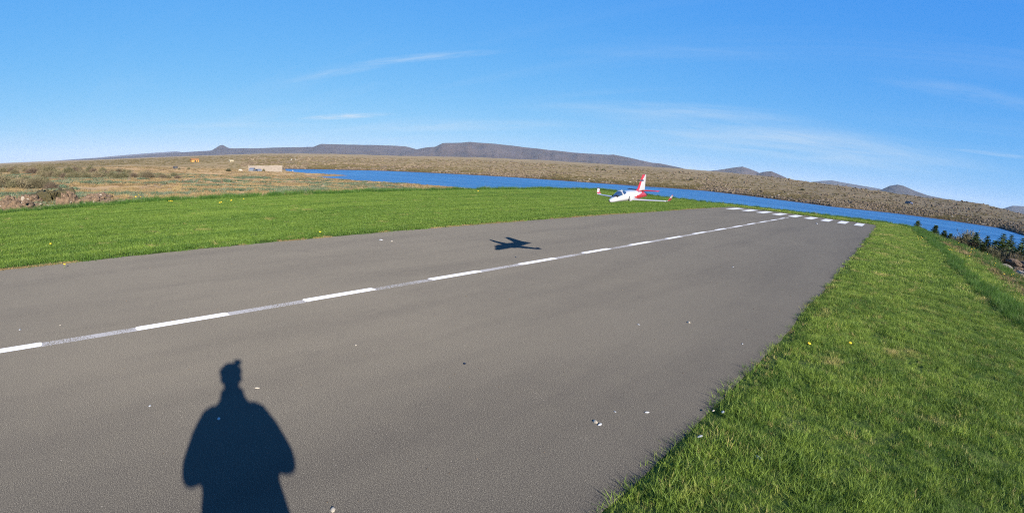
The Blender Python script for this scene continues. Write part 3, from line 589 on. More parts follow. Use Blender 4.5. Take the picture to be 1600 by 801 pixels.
# ------------------------------------------------------------------ the model jet
MA['jet_white'] = simple('jet_white_paint', (.34, .342, .345), (.31, .312, .315), 6, .3, Coat_Weight=.4)
MA['jet_red'] = simple('jet_red_paint', (.30, .013, .018), (.26, .011, .016), 6, .28, Coat_Weight=.4)
MA['jet_navy'] = simple('jet_navy_paint', (.02, .025, .06), None, 6, .3)
MA['dark'] = simple('dark_metal', (.03, .03, .032), None, 12, .45, Metallic=.6)
MA['intake'] = simple('intake_dark', (.045, .036, .034), None, 12, .6)
MA['black'] = simple('black_plastic', (.012, .012, .014), None, 20, .45)
def m_glass():
    s = NT('canopy_glass'); p = s.pr((.016, .020, .034), .07, Transmission_Weight=.25, IOR=1.4); return s.m
MA['glass'] = m_glass()
def build_jet():
    t = thing('model_jet', 'red and white model jet plane flying low over the runway', 'model plane', (-4.235, 7.90, 1.45), R(3.3))
    FS = [(-.715, -.060, .010, .010, .010), (-.70, -.060, .022, .020, .019), (-.66, -.056, .034, .031, .028), (-.60, -.048, .046, .042, .036), (-.52, -.036, .060, .056, .042), (-.42, -.024, .074, .068, .050), (-.30, -.012, .086, .082, .058),
          (-.20, -.004, .094, .092, .064), (-.10, .002, .102, .100, .068), (.02, .008, .104, .100, .068), (.14, .014, .100, .096, .066), (.26, .018, .092, .090, .062), (.38, .022, .082, .082, .056), (.50, .026, .070, .072, .048), (.60, .028, .060, .062, .042), (.68, .030, .050, .050, .038)]
    F = np.array(FS); yy = np.concatenate([np.linspace(-.715, -.66, 8), np.linspace(-.65, .68, 92)]); n = 40
    I = np.column_stack([np.interp(yy, F[:, 0], F[:, k]) for k in range(1, 5)])
    # smooth the stations
    for _ in range(6): I[1:-1] = (I[:-2]+2*I[1:-1]+I[2:])/4
    a = np.linspace(0, 2*math.pi, n, endpoint=False); V = []
    for y, (zc, hw, ht, hb) in zip(yy, I):
        c = np.sign(np.cos(a))*np.abs(np.cos(a))**.85; sn = np.sign(np.sin(a))*np.abs(np.sin(a))**.85
        V.append(np.column_stack([hw*c, np.full(n, y), zc + np.where(sn > 0, ht, hb)*sn]))
    V = np.vstack(V); Fq = grid_faces(len(yy), n, True); c = V[Fq].mean(1)
    me = mesh_np('fuselage', V, Fq, MA['jet_white'], True); me.materials.append(MA['jet_red'])
    y = c[:, 1]; z = c[:, 2]; rel = z - np.interp(y, F[:, 0], F[:, 1])
    # red swoosh along the rear flank, widening aft, and red spine under the fin
    red = ((y > -.06) & (rel < -.002 + .058*sst(-.05, .5, y)) & (rel > -.014 - .050*sst(-.05, .4, y))) | ((y > .22) & (rel > .062 - .035*sst(.3, .66, y)))
    me.polygons.foreach_set('material_index', red.astype(np.int32)); fus = obj('fuselage', me, t)
    bm = bmesh.new(); bmesh.ops.create_uvsphere(bm, u_segments=14, v_segments=8, radius=.012, matrix=Matrix.Translation((0, -.715, -.06))); bm_obj('nose_tip', bm, MA['dark'], t, True)
    # canopy
    bm = bmesh.new(); ys = np.linspace(-.60, -.085, 22); rings = []
    for q in ys:
        u = (q+.60)/.515; prof = math.sin(math.pi*min(1, u**.8))**.75 if 0 < u < 1 else 0
        zc, hw, ht, hb = [float(np.interp(q, yy, I[:, k])) for k in range(4)]
        H = ht*.55 + .072*prof; wdt = hw*.80*max(.25, min(1, prof*1.25))
        rings.append([(wdt*math.cos(b), q, zc + ht*.42 + (H-ht*.42+.004)*max(0, math.sin(b))) if 0 <= b <= math.pi else (wdt*math.cos(b), q, zc+ht*.40) for b in [2*math.pi*k/24 for k in range(24)]])
    loft(bm, rings); bm_obj('canopy', bm, MA['glass'], t, True)
    def arch(q, name, wd=.008):
        bm = bmesh.new(); zc, hw, ht, hb = [float(np.interp(q, yy, I[:, k])) for k in range(4)]; u = (q+.60)/.515; prof = math.sin(math.pi*u**.8)**.75; H = ht*.55+.072*prof+.003; w = hw*.80*min(1, prof*1.25)+.003
        tube(bm, [(w*math.cos(b), q, zc+ht*.40+(H-ht*.40)*math.sin(b)) for b in np.linspace(0, math.pi, 15)], wd, 6); return bm_obj(name, bm, MA['jet_white'], t, True)
    arch(-.36, 'canopy_frame', .010); arch(-.12, 'canopy_frame', .012)
    bm = bmesh.new(); box(bm, -.05, .05, -.54, -.14, -.01, .034, .008); bm_obj('cockpit_tub', bm, MA['black'], t)
    bm = bmesh.new(); bmesh.ops.create_uvsphere(bm, u_segments=12, v_segments=8, radius=.026, matrix=Matrix.Translation((0, -.30, .088)))
    tube(bm, [(0, -.29, .03), (0, -.295, .055), (0, -.30, .075)], [.034, .030, .012], 10, (1.2, .8)); bm_obj('pilot_figure', bm, MA['jet_white'], t, True)
    # wings
    def foil(ch, th, n=14):
        x = (1-np.cos(np.linspace(0, math.pi, n)))/2; y = 5*th*(.2969*np.sqrt(x)-.126*x-.3516*x**2+.2843*x**3-.1015*x**4)*ch
        return np.concatenate([np.column_stack([x*ch, y]), np.column_stack([x*ch, -y])[-2:0:-1]])
    def surf(sts, mats, matf=None, vert=False):
        bm = bmesh.new(); rings = []
        for (s, yle, z, ch, th) in sts:
            f = foil(ch, th); rings.append([((z + q[1]) if vert else s, yle+q[0], s if vert else z+q[1]) for q in f])
        loft(bm, rings)
        me = bpy.data.meshes.new('w'); bm.normal_update(); bmesh.ops.recalc_face_normals(bm, faces=bm.faces[:]); bm.to_mesh(me); bm.free()
        for m in mats: me.materials.append(m)
        me.polygons.foreach_set('use_smooth', np.ones(len(me.polygons), bool))
        if matf:
            for p in me.polygons: p.material_index = matf(p.center)
        return me
    for sg in (1, -1):
        sts = [(sg*u, -.145+.24*(u-.06)/.60, -.042+.022*(u-.06)/.6, .34-.19*(u-.06)/.60, .11) for u in np.linspace(.06, .640, 16)]
        w = obj('wing', surf(sts, [MA['jet_white']]), t)
        tip = []
        for k, (du, dz, dy, ch) in enumerate([(.640, 0, 0, .150), (.654, .004, .006, .146), (.666, .014, .014, .140), (.676, .032, .026, .126), (.688, .062, .048, .104), (.700, .098, .078, .076), (.704, .108, .092, .058)]):
            tip.append((sg*du, .087+dy, -.0205+dz, ch, .10))
        def tm(cn): return 1 if -.005 < cn[2] < .030 or cn[2] > .066 else 0
        obj('winglet', surf(tip, [MA['jet_white'], MA['jet_red']], tm), w)
        bm = bmesh.new(); tube(bm, [(sg*.100, -.19, -.022), (sg*.106, -.185, -.022), (sg*.104, -.12, -.018), (sg*.090, .0, -.010), (sg*.076, .08, -.006)], [.036, .042, .042, .030, .012], 18, (.55, 1.1)); bm_obj('intake_duct', bm, MA['jet_white'], t, True)
        bm = bmesh.new(); tube(bm, [(sg*.106, -.196, -.022), (sg*.106, -.188, -.022)], [.033, .034], 18, (.50, 1.1)); bm_obj('intake_mouth', bm, MA['intake'], t)
        sts = [(sg*u, .50+.07*(u-.02)/.27, .112, .165-.055*(u-.02)/.27, .15) for u in np.linspace(.02, .295, 8)]
        tp = obj('tailplane', surf(sts, [MA['jet_red']]), t); tp.rotation_euler.x = R(7); tp.location = (0, 0, -.072)
    # fin
    sts = [(.085+.30*q, .28+.235*q**.9 if q > .12 else .20+.105*q/.12, 0, (.655+.02*q)-(.28+.235*q**.9 if q > .12 else .20+.105*q/.12), .075) for q in np.linspace(0, 1, 24)]
    def fm(cn):
        y, z = cn[1], cn[2]; q = (z-.085)/.30
        le = .28+.235*max(q, 0)**.9
        if q > .985: return 1
        if q > .70: return 1 if (y-le) < .055+(q-.70)*.22 else 0
        if q > .62: return 2 if (y-le) < .135 else 0
        if q < .10: return 1
        return 1 if (y-le) < .085-.04*q else 0
    obj('fin', surf(sts, [MA['jet_white'], MA['jet_red'], MA['jet_navy']], fm, True), t)
    bm = bmesh.new(); tube(bm, [(0, .66, .034), (0, .71, .036)], [.043, .040], 24); bm_obj('exhaust_nozzle', bm, MA['dark'], t, True)
build_jet()

# ------------------------------------------------------------------ the photographer, who wears the camera and casts the shadow
AH = np.array([ANTI[0], ANTI[1]]); AH /= np.linalg.norm(AH); LAT = np.array([AH[1], -AH[0]])
MA['jacket'] = simple('navy_jacket_cloth', (.025, .03, .045), (.018, .022, .034), 30, .8, .2, .004)
MA['trousers'] = simple('dark_trouser_cloth', (.03, .03, .032), None, 40, .85, .2, .003)
MA['knit'] = simple('grey_knit', (.08, .08, .085), (.05, .05, .055), 120, .9, .5, .004)
MA['skin'] = simple('skin', (.38, .22, .16), (.34, .19, .13), 14, .55)
MA['boot'] = simple('brown_boot_leather', (.05, .032, .02), None, 25, .6)
def build_person():
    fwd = AH; rz = math.atan2(fwd[1], fwd[0]) - math.pi/2         # local +Y is where the body faces
    org = -.088*LAT - .07*AH; t = thing('person', 'person in dark jacket and knit hat standing on the grass, casting the long shadow', 'person', (org[0], org[1], -.002), rz)
    DZ = .03
    def ell(cx, cy, z, rx, ry, n=20): return [(cx+rx*math.cos(2*math.pi*k/n), cy+ry*math.sin(2*math.pi*k/n), z) for k in range(n)]
    def remesh(name, bm, mat, vox, sm=6):
        bmesh.ops.recalc_face_normals(bm, faces=bm.faces[:]); o = bm_obj(name, bm, mat, t, True); m = o.modifiers.new('fuse', 'REMESH'); m.mode = 'VOXEL'; m.voxel_size = vox; m.use_smooth_shade = True
        s = o.modifiers.new('smooth', 'SMOOTH'); s.factor = .5; s.iterations = sm; return o
    # body: head with face, neck, trunk, arms, hands with fingers, legs
    bm = bmesh.new()
    loft(bm, [ell(0, .0, z+DZ, rx, ry) for z, rx, ry in ((1.615, .030, .04), (1.63, .055, .065), (1.66, .068, .085), (1.70, .074, .095), (1.745, .078, .102), (1.79, .076, .100), (1.825, .060, .080), (1.845, .03, .04))])
    tube(bm, [(0, .105, 1.745+DZ), (0, .118, 1.715+DZ), (0, .122, 1.695+DZ), (0, .10, 1.685+DZ)], [.008, .012, .015, .010], 8)
    for sg in (1, -1): tube(bm, [(sg*.078, -.01, 1.745+DZ), (sg*.088, -.015, 1.725+DZ), (sg*.080, -.005, 1.695+DZ)], [.012, .016, .009], 8)
    tube(bm, [(-.022, .098, 1.668+DZ), (0, .104, 1.667+DZ), (.022, .098, 1.668+DZ)], .007, 8)
    tube(bm, [(0, -.02, 1.45), (0, -.012, 1.58), (0, 0, 1.68)], [.07, .058, .055], 14)
    loft(bm, [ell(0, -.01, z, rx, ry) for z, rx, ry in ((.86, .15, .11), (.95, .165, .12), (1.08, .15, .11), (1.25, .165, .12), (1.40, .175, .115), (1.50, .14, .09), (1.55, .07, .06))])
    EL = {}
    for sg in (1, -1):
        sh = (sg*.175, -.01, 1.50); el = (sg*.305, -.03, 1.20); wr = (sg*.13, .27, 1.13); EL[sg] = (sh, el, wr)
        tube(bm, [sh, (sg*.235, -.02, 1.36), el], [.055, .048, .040], 12); tube(bm, [el, (sg*.225, .12, 1.17), wr], [.042, .038, .028], 12)
        pm = (sg*.095, .345, 1.145); tube(bm, [wr, (sg*.115, .305, 1.138), pm], [.026, .036, .030], 10, (1, .55))
        for k, (dx, ln) in enumerate(((.028, .055), (.010, .066), (-.008, .060), (-.024, .046))):
            b = (pm[0]+sg*dx*.6, pm[1]-.004, pm[2]+dx*.9); tube(bm, [b, (b[0]-sg*.012, b[1]+ln*.55, b[2]-.004), (b[0]-sg*.034, b[1]+ln*.72, b[2]-.018), (b[0]-sg*.046, b[1]+ln*.45, b[2]-.032)], [.0095, .009, .0085, .0075], 8)
        b = (sg*.105, .300, 1.165); tube(bm, [b, (sg*.088, .325, 1.182), (sg*.072, .348, 1.186)], [.011, .0105, .009], 8)
        tube(bm, [(sg*.09, 0, .92), (sg*.10, .01, .50), (sg*.105, -.01, .10)], [.085, .060, .042], 12)
    body = remesh('body', bm, MA['skin'], .0055, 3)
    for sg in (1, -1):
        bm = bmesh.new(); bmesh.ops.create_uvsphere(bm, u_segments=10, v_segments=8, radius=.012, matrix=Matrix.Translation((sg*.031, .086, 1.735+DZ))); bm_obj('eye', bm, MA['black'], t, True)
    # jacket
    bm = bmesh.new()
    loft(bm, [ell(0, -.01, z, rx, ry, 28) for z, rx, ry in ((.82, .268, .175), (.90, .262, .172), (1.00, .250, .17), (1.12, .236, .165), (1.25, .222, .160), (1.38, .212, .150), (1.47, .205, .135), (1.525, .176, .118), (1.565, .132, .10), (1.60, .104, .095), (1.64, .100, .096), (1.665, .094, .094))])
    for sg in (1, -1):
        sh, el, wr = EL[sg]; tube(bm, [(sg*.13, -.01, 1.52), (sg*.180, -.012, 1.482), (sg*.245, -.02, 1.38), (sg*.300, -.03, 1.25), (sg*.310, -.03, 1.20)], [.060, .076, .074, .068, .060], 14)
        tube(bm, [(sg*.315, -.035, 1.205), (sg*.285, .03, 1.185), (sg*.225, .13, 1.168), (sg*.155, .235, 1.138)], [.058, .060, .052, .042], 14)
    tube(bm, [(-.07, -.10, 1.57), (0, -.13, 1.575), (.07, -.10, 1.57)], [.035, .05, .035], 10)
    remesh('jacket', bm, MA['jacket'], .011, 8)
    bm = bmesh.new()
    loft(bm, [ell(0, -.01, z, rx, ry, 22) for z, rx, ry in ((.78, .19, .13), (.90, .19, .135), (1.0, .17, .12))])
    for sg in (1, -1): tube(bm, [(sg*.095, -.005, .86), (sg*.105, .01, .50), (sg*.11, -.005, .09)], [.105, .082, .072], 14)
    remesh('trousers', bm, MA['trousers'], .012, 6)
    for sg in (1, -1):
        bm = bmesh.new(); loft(bm, [ell(sg*.115, .045, .0, .050, .145, 16), ell(sg*.115, .045, .035, .052, .147, 16), ell(sg*.115, .03, .075, .046, .120, 16), ell(sg*.112, -.015, .11, .044, .065, 16), ell(sg*.11, -.02, .16, .046, .058, 16)]); bm_obj('boot', bm, MA['boot'], t, True)
    bm = bmesh.new(); loft(bm, [ell(0, -.005, z+DZ, rx, ry, 24) for z, rx, ry in ((1.750, .093, .112), (1.765, .100, .118), (1.785, .100, .118), (1.795, .095, .112), (1.825, .084, .100), (1.848, .062, .074), (1.860, .030, .036))]); bm_obj('knit_hat', bm, MA['knit'], t, True)
    bm = bmesh.new(); loft(bm, [ell(0, -.005, z+DZ, .103, .121, 24) for z in (1.782, 1.806)]); bm_obj('head_strap', bm, MA['black'], t, True)
    # action camera on the strap: the lens is where the picture is taken from
    o = thing('action_camera', 'small black action camera strapped on the knit hat', 'camera', (0, 0, CAM_H)); o.matrix_world = cam.matrix_world.copy()
    bm = bmesh.new(); box(bm, -.034, .034, -.030, .022, .016, .050, .005); bm_obj('camera_body', bm, MA['black'], o)
    bm = bmesh.new(); tube(bm, [(0, 0, .010), (0, 0, .017)], [.013, .014], 20); bm_obj('lens', bm, MA['dark'], o, True)
    bm = bmesh.new(); tube(bm, [(-.012, -.03, .033), (-.022, -.05, .040), (-.03, -.07, .048)], .008, 8); bm_obj('mount', bm, MA['black'], o)
    # radio transmitter in the hands
    c = org + .335*AH; o = thing('transmitter', 'black radio transmitter held in both hands of the person', 'transmitter', (c[0], c[1], 1.13), rz)
    bm = bmesh.new(); box(bm, -.085, .085, -.03, .05, -.03, .025, .012); bm_obj('case', bm, MA['black'], o)
    for sg in (1, -1):
        bm = bmesh.new(); tube(bm, [(sg*.045, .012, .02), (sg*.045, .012, .045)], [.004, .005], 8); bm_obj('stick', bm, MA['dark'], o)
    bm = bmesh.new(); tube(bm, [(0, .045, .01), (0, .075, .02), (0, .13, .03)], [.006, .005, .004], 8); bm_obj('antenna', bm, MA['black'], o)
build_person()

# ------------------------------------------------------------------ spruces and shrubs on the slope to the right
MA['needles'] = m_dry('spruce_needles', (.050, .092, .028), (.095, .145, .038), (.15, .18, .05))
MA['twigs'] = m_dry('bare_willow_twigs', (.085, .058, .038), (.13, .095, .06), (.10, .09, .04)); MA['budding'] = m_dry('budding_willow_twigs', (.085, .080, .035), (.13, .115, .055), (.17, .135, .075))
def spruce(loc, h, seed, label):
    rd = random.Random(seed); t = thing('spruce_tree', label, 'tree', loc, rd.uniform(0, 6), 'young spruces on the slope above the lake')
    bm = bmesh.new(); tube(bm, [(0, 0, -.2), (0.01, 0, h*.5), (0, .01, h*.985)], [h*.022, h*.014, .004], 7); bm_obj('trunk', bm, MA['bark'], t)
    V = []; F = []
    def tri(p, d, ln, w, up):
        k = len(V); s = np.cross(d, up); s = s/(np.linalg.norm(s)+1e-9)*w
        V.extend([p-s*.3, p+d*ln*.45-s, p+d*ln, p+d*ln*.45+s, p+s*.3]); F.append((k, k+1, k+2, k+3, k+4))
    nw = int(10 + h*4.0)
    for i in range(nw):
        q = i/(nw-1); z = h*(.06 + .90*q); rad = h*.62*(1-q)**1.05*rd.uniform(.8, 1.12) + .07; nb = 10 if q < .6 else 7; a0 = rd.uniform(0, 6)
        for b in range(nb):
            if rd.random() < .10: continue
            a = a0 + 6.283*b/nb + rd.uniform(-.25, .25); rise = .12+.5*q; d = np.array([math.cos(a), math.sin(a), rise]); d /= np.linalg.norm(d); ln = rad*rd.uniform(.7, 1.15); base = np.array([0, 0, z])
            side = np.array([-math.sin(a), math.cos(a), 0]); nsub = max(3, int(ln/.07))
            for k in range(nsub):
                u = (k+.6)/nsub; p = base + d*ln*u - np.array([0, 0, .16*ln*u*u]); sl = (.12+.26*ln*(1-u))*rd.uniform(.7, 1.2)
                for sg in (1, -1):
                    dd = d*.75 + side*sg*.8 + np.array([0, 0, rd.uniform(-.25, .2)]); dd /= np.linalg.norm(dd); tri(p, dd, sl, sl*.24+.020, np.array([rd.uniform(-.4, .4), rd.uniform(-.4, .4), 1]))
            tri(base + d*ln*.55, d, ln*.5, .03, np.array([0, 0, 1.]))
    for b in range(6): tri(np.array([0, 0, h*.90]), np.array([.35*math.cos(b*1.05), .35*math.sin(b*1.05), .95]), h*.10, .012, np.array([1., .3, 0]))
    obj('crown', mesh_np('crown', V, F, MA['needles']), t); return t
SP = [(1434, 351, 361, 40), (1461.5, 360, 376, 37), (1475.5, 366, 380, 39), (1485.5, 366, 383, 39), (1510.5, 366, 392, 38), (1526.5, 363.5, 396, 34), (1543.5, 368.5, 400, 33), (1569, 365, 404, 33), (1581.5, 366, 404, 38), (1599.5, 371.5, 408, 32), (1555, 376, 400, 34), (1536, 383, 402, 31)]
LBL = ['lone small spruce sapling poking up behind the end of the lawn', 'spindly young spruce right behind the grass edge near the lone sapling', 'smallest thin spruce top between two bigger saplings', 'thin spruce sapling growing beside a low brown bush', 'pale thin spruce rising out of a brown willow bush', 'dense dark green spruce with flat branch tiers', 'broad dark spruce with drooping branches beside a short one', 'tall pointed spruce standing behind green shrubs', 'narrow spruce rising behind the bare brown bush', 'dark spruce beyond the bare brown bush at the end of the row', 'short spruce leaning against the broad dark spruce', 'low spruce in front of the dense tiered one']
for i, (px, yt, yb, d) in enumerate(SP):
    w = pix(px, yt); c = math.hypot(w[0], w[1]); x, y = w[0]/c*d, w[1]/c*d; ztop = CAM_H + d*w[2]/c; zb = hz(x, y); spruce((x, y, zb-.05), max(.9, ztop-zb+.05), i, LBL[i])
def twig_mesh(name, mat, seed, n=240, leaf=0, tw=.006):
    rd = np.random.default_rng(seed); V = []; F = []
    for i in range(n):
        a = rd.uniform(0, 6.283); el = rd.uniform(.25, 1.5); d = np.array([math.cos(a)*math.cos(el), math.sin(a)*math.cos(el), math.sin(el)]); ln = rd.uniform(.55, 1.0)*(.75+.25*math.sin(el)); st = np.array([rd.normal()*.12, rd.normal()*.12, -.05])
        p0 = st + d*ln*rd.uniform(0, .35); p1 = st+d*ln + rd.normal(size=3)*.06; s = rd.normal(size=3); s = np.cross(d, s); s = s/np.linalg.norm(s)*tw; k = len(V)
        V.extend([p0-s, p0+s, p1+s*.3, p1-s*.3]); F.append((k, k+1, k+2, k+3))
        for q in range(5):
            u = rd.uniform(.35, 1); b = p0+(p1-p0)*u; e = d*.5+rd.normal(size=3)*.6; e = e/np.linalg.norm(e)*rd.uniform(.08, .2); k = len(V); s2 = np.cross(e, rd.normal(size=3)); s2 = s2/np.linalg.norm(s2)*(tw*.7+leaf)
            V.extend([b-s2, b+s2, b+e+s2*.4, b+e-s2*.4]); F.append((k, k+1, k+2, k+3))
    V = np.array(V); V[:, 2] = np.maximum(V[:, 2], -.12); return mesh_np(name, V, F, mat)
TW = [twig_mesh('twigs', MA['twigs'], i, 900, .002) for i in range(3)]; TB = [twig_mesh('twigs', MA['budding'], 10+i, 800, .006) for i in range(3)]
TS = []
for i in range(2):
    bm = bmesh.new()
    for k in range(4): tube(bm, [(0, 0, -.15), (.06*math.cos(k*1.7+i), .06*math.sin(k*1.7+i), .15), (.20*math.cos(k*1.7+i), .2*math.sin(k*1.7+i), .5)], [.035, .025, .010], 6)
    me = bpy.data.meshes.new('stems'); bm.to_mesh(me); bm.free(); me.materials.append(MA['bark']); TS.append(me)
def shrub(loc, s, meshes, i, label, group, sz=1.0, name='willow_bush'):
    t = thing(name, label, 'bush', loc, i*1.37, group); t.scale = (s, s*random.uniform(.85, 1.2), s*sz)
    obj('stems', TS[i % 2], t); obj('twigs', meshes[i % 3], t); return t
for i, (px, py, d, s, kind, lb) in enumerate([(1592, 388, 31, 1.15, 0, 'bare brown rounded bush between the spruces by the dug earth'), (1578, 391, 32, 1.2, 0, 'bare brown bush in front of the narrow spruce'), (1561, 389, 32, 1.05, 1, 'budding green brown bush at the foot of the tall pointed spruce'), (1512, 384, 36, 1.3, 1, 'brown green willow bush round the pale thin spruce'), (1497, 379, 38, .9, 1, 'low bush at the lake end of the spruce row'), (1518, 390, 34, .9, 0, 'brown bush beside the dense tiered spruce'), (1549, 393, 31, .9, 1, 'green brown bush below the broad dark spruce')]):
    w = pix(px, py); c = math.hypot(w[0], w[1]); x, y = w[0]/c*d, w[1]/c*d; shrub((x, y, hz(x, y)-.05), s*1.2, TB if kind else TW, i, lb, None)

# willow scrub beyond the rough field
def scrub_rows():
    k = 0
    rows = [(-14, 84, 286.5, 283, 62, 13, 1.5, 'brown willow bush in the near clump of scrub beyond the field'), (60, 280, 275.5, 269, 105, 30, 1.7, 'olive brown willow bush in the long hedge of scrub beyond the field'), (-14, 210, 268, 265, 150, 20, 2.0, 'olive willow bush in the back row of scrub below the plain')]
    for x0, x1, ya, yb, d, n, s, lb in rows:
        for i in range(n):
            px = x0+(x1-x0)*(i+random.uniform(.1, .9))/n; py = ya+(yb-ya)*(i/n); w = pix(px, py); c = math.hypot(w[0], w[1]); dd = d*random.uniform(.92, 1.12); x, y = w[0]/c*dd, w[1]/c*dd
            shrub((x, y, hz(x, y)-.1), s*random.uniform(.75, 1.15)*(1 if i < n*.8 else .7), TB if (k % 3) else TW, k, lb, 'willow scrub: '+lb.split(' in ')[1], .85); k += 1
scrub_rows()
P, d = hit(357, 267.5); o = shrub((P[0], P[1], P[2]), 1.1, TB, 2, 'low dark olive bush left of the concrete wall', None, .7); o.scale = (2.6, 1.4, 1.0)
for px, py, lb, s in ((280, 265.5, 'tiny dark bush beside the dark board', .8), (295, 265.5, 'small round dark bush past the dark board', .9)):
    P, d = hit(px, py); shrub(P, s, TB, 1, lb, None)

# ------------------------------------------------------------------ earth mounds, stones at the lawn's edge, dug earth
def m_earth(name, a, b, c):
    s = NT(name); f = s.noise(5.0, 6, .7); g = s.noise(16, 4, .7); v = s.vor(9)
    col = s.mix(s.rng(f, .38, .62), a, b); col = s.mix(s.math('MULTIPLY', s.rng(g, .52, .66), .7), col, c); col = s.mix(s.rng(v, .16, .08, 0, .8), col, tuple(q*1.9 for q in c))
    s.pr(col, 1.0, s.bump(s.math('ADD', f, g), 1.0, .08), Diffuse_Roughness=.8); return s.m
MA['earth'] = m_earth('stony_earth', (.065, .042, .026), (.160, .105, .064), (.19, .135, .088)); MA['darkmoss'] = m_earth('rusty_moss', (.030, .028, .010), (.062, .048, .015), (.085, .066, .026))
def mound(px, py, wpx, hpx, label, mat, seed, flat=False):
    P = atz(px, py, -.05); d = math.hypot(P[0], P[1]); s = d*.00122*1.3; w = wpx*s/2; h = hpx*s*.70
    bm = bmesh.new(); bmesh.ops.create_icosphere(bm, subdivisions=5, radius=1)
    C = np.array([v.co[:] for v in bm.verts]); x, y, z = C.T
    n = fbm(x*1.8+seed*7, y*1.8+z*2.3, seed, 5)-.5; n2 = vnoise(x*7, y*7+z*9.1, seed+3)-.5; n3 = vnoise(x*16+3, y*16+z*19., seed+5)-.5; k = 1+.95*n+.50*n2+.34*n3
    zz = np.maximum(z, -.3); zz = np.minimum(zz, .62)/.62 if flat else zz; C = np.column_stack([x*w*k, y*w*.9*k, zz*h*(1+.6*n+.55*n2+.45*n3)])
    for v, c in zip(bm.verts, C): v.co = c
    t = thing('earth_mound', label, 'mound', (P[0], P[1], hz(P[0], P[1])-.02), seed); bm_obj('earth', bm, mat, t, True)
    rd = random.Random(seed)
    for i in range(0 if flat else 16):
        a = rd.uniform(0, 6.28); q = rd.uniform(.3, .85); me = rock_mesh('stone', MA['pale_rock'], 200+seed*10+i, 2, .4, .7); o = obj('stone', me, t); o.location = (math.cos(a)*w*q, math.sin(a)*w*.9*q, h*(1-q*q)*.85); k = rd.uniform(.03, .13)*(.6+w); o.scale = (k, k*1.2, k*.8); o.rotation_euler = (rd.uniform(-1, 1), rd.uniform(-1, 1), rd.uniform(0, 6))
for a in [(30, 327, 34, 16, 'broad brown stony earth mound beside the leafy lawn corner', MA['earth'], 1), (108, 320, 26, 23, 'tall pointed earth mound with white stones and a dark hollow', MA['earth'], 2), (146, 312, 30, 12, 'low stony mound with pale stones behind the pointed one', MA['earth'], 3), (58, 324, 22, 9, 'small brown earth heap between the broad and pointed mounds', MA['earth'], 4), (2, 327, 24, 13, 'brown earth heap at the end of the row of mounds', MA['earth'], 6), (46, 317, 30, 15, 'reddish rubble heap before the moss bank', MA['earth'], 7), (14, 317, 22, 11, 'rubble heap behind the broad brown mound', MA['earth'], 8), (128, 317, 18, 9, 'crumbled heap leaning on the pointed mound', MA['earth'], 9), (168, 313, 28, 9, 'long low rubble heap past the low stony mound', MA['earth'], 10), (192, 309, 24, 8, 'last small rubble heap before the leafy plants', MA['earth'], 11), (150, 303, 30, 8, 'rubble ridge behind the low stony mound', MA['earth'], 12), (232, 311, 20, 6, 'flat brown heap beside the yellow flowers', MA['earth'], 13)]: mound(*a)
mound(75, 313, 46, 15, 'flat topped bank of rusty dark moss between two earth mounds', MA['darkmoss'], 5, True)
# dug earth and boulders right of the lawn
P = atz(1592, 416, -.2); bm = bmesh.new(); bmesh.ops.create_grid(bm, x_segments=60, y_segments=60, size=1)
C = np.array([v.co[:] for v in bm.verts]); x, y, z = C.T; q = np.hypot(x, y); e = np.maximum(0, 1-q**2.2); n = fbm(x*3, y*3, 501, 5); n2 = vnoise(x*9, y*9, 503)
ox, oy = P[0]+1.0, P[1]-.2; oz = hz(ox, oy); gz = height(ox+x*2.4, oy+y*3.6)-oz
for v, c in zip(bm.verts, np.column_stack([x*2.4, y*3.6, gz - .10 + np.sqrt(e)*(.20+.9*(n-.38)+.30*(n2-.4))])): v.co = c
bmesh.ops.delete(bm, geom=[v for v in bm.verts if math.hypot(v.co.x/2.4, v.co.y/3.6) > 1.12], context='VERTS')
t = thing('dug_earth', 'patch of freshly dug brown earth beyond the lawn beside the spruces', 'earth', (ox, oy, oz)); bm_obj('earth', bm, MA['earth'], t)
for i, (px, py, s, pale, lb) in enumerate([(1572, 413, .26, 1, 'pale flat boulder lying on the dug earth by the spruces'), (1585, 408, .34, 0, 'large brown clod at the top of the dug earth'), (1562, 414, .25, 0, 'dark brown clod at the lawn side of the dug earth'), (1597, 424, .30, 1, 'cream coloured slab low on the dug earth'), (1580, 420, .26, 0, 'broken brown clod in the middle of the dug earth'), (1592, 416, .24, 0, 'brown clod above the cream slab'), (1570, 421, .22, 0, 'small dark clod below the pale flat boulder'), (1600, 410, .3, 0, 'brown clod at the far side of the dug earth'), (1588, 428, .22, 0, 'clod at the grassy foot of the dug earth')]):
    P = atz(px, py, -.15); z = hz(P[0], P[1]); o = obj('boulder' if pale else 'earth_clod', rock_mesh('stone', MA['pale_rock'] if pale else MA['earth'], 300+i, 3, .7, .6), label=lb, cat='boulder' if pale else 'clod'); o.location = (P[0], P[1], max(z, -.35)+s*.2); o.scale = (s*1.4, s*1.1, s); o.rotation_euler = (random.uniform(-.4, .4), random.uniform(-.4, .4), random.uniform(0, 6))

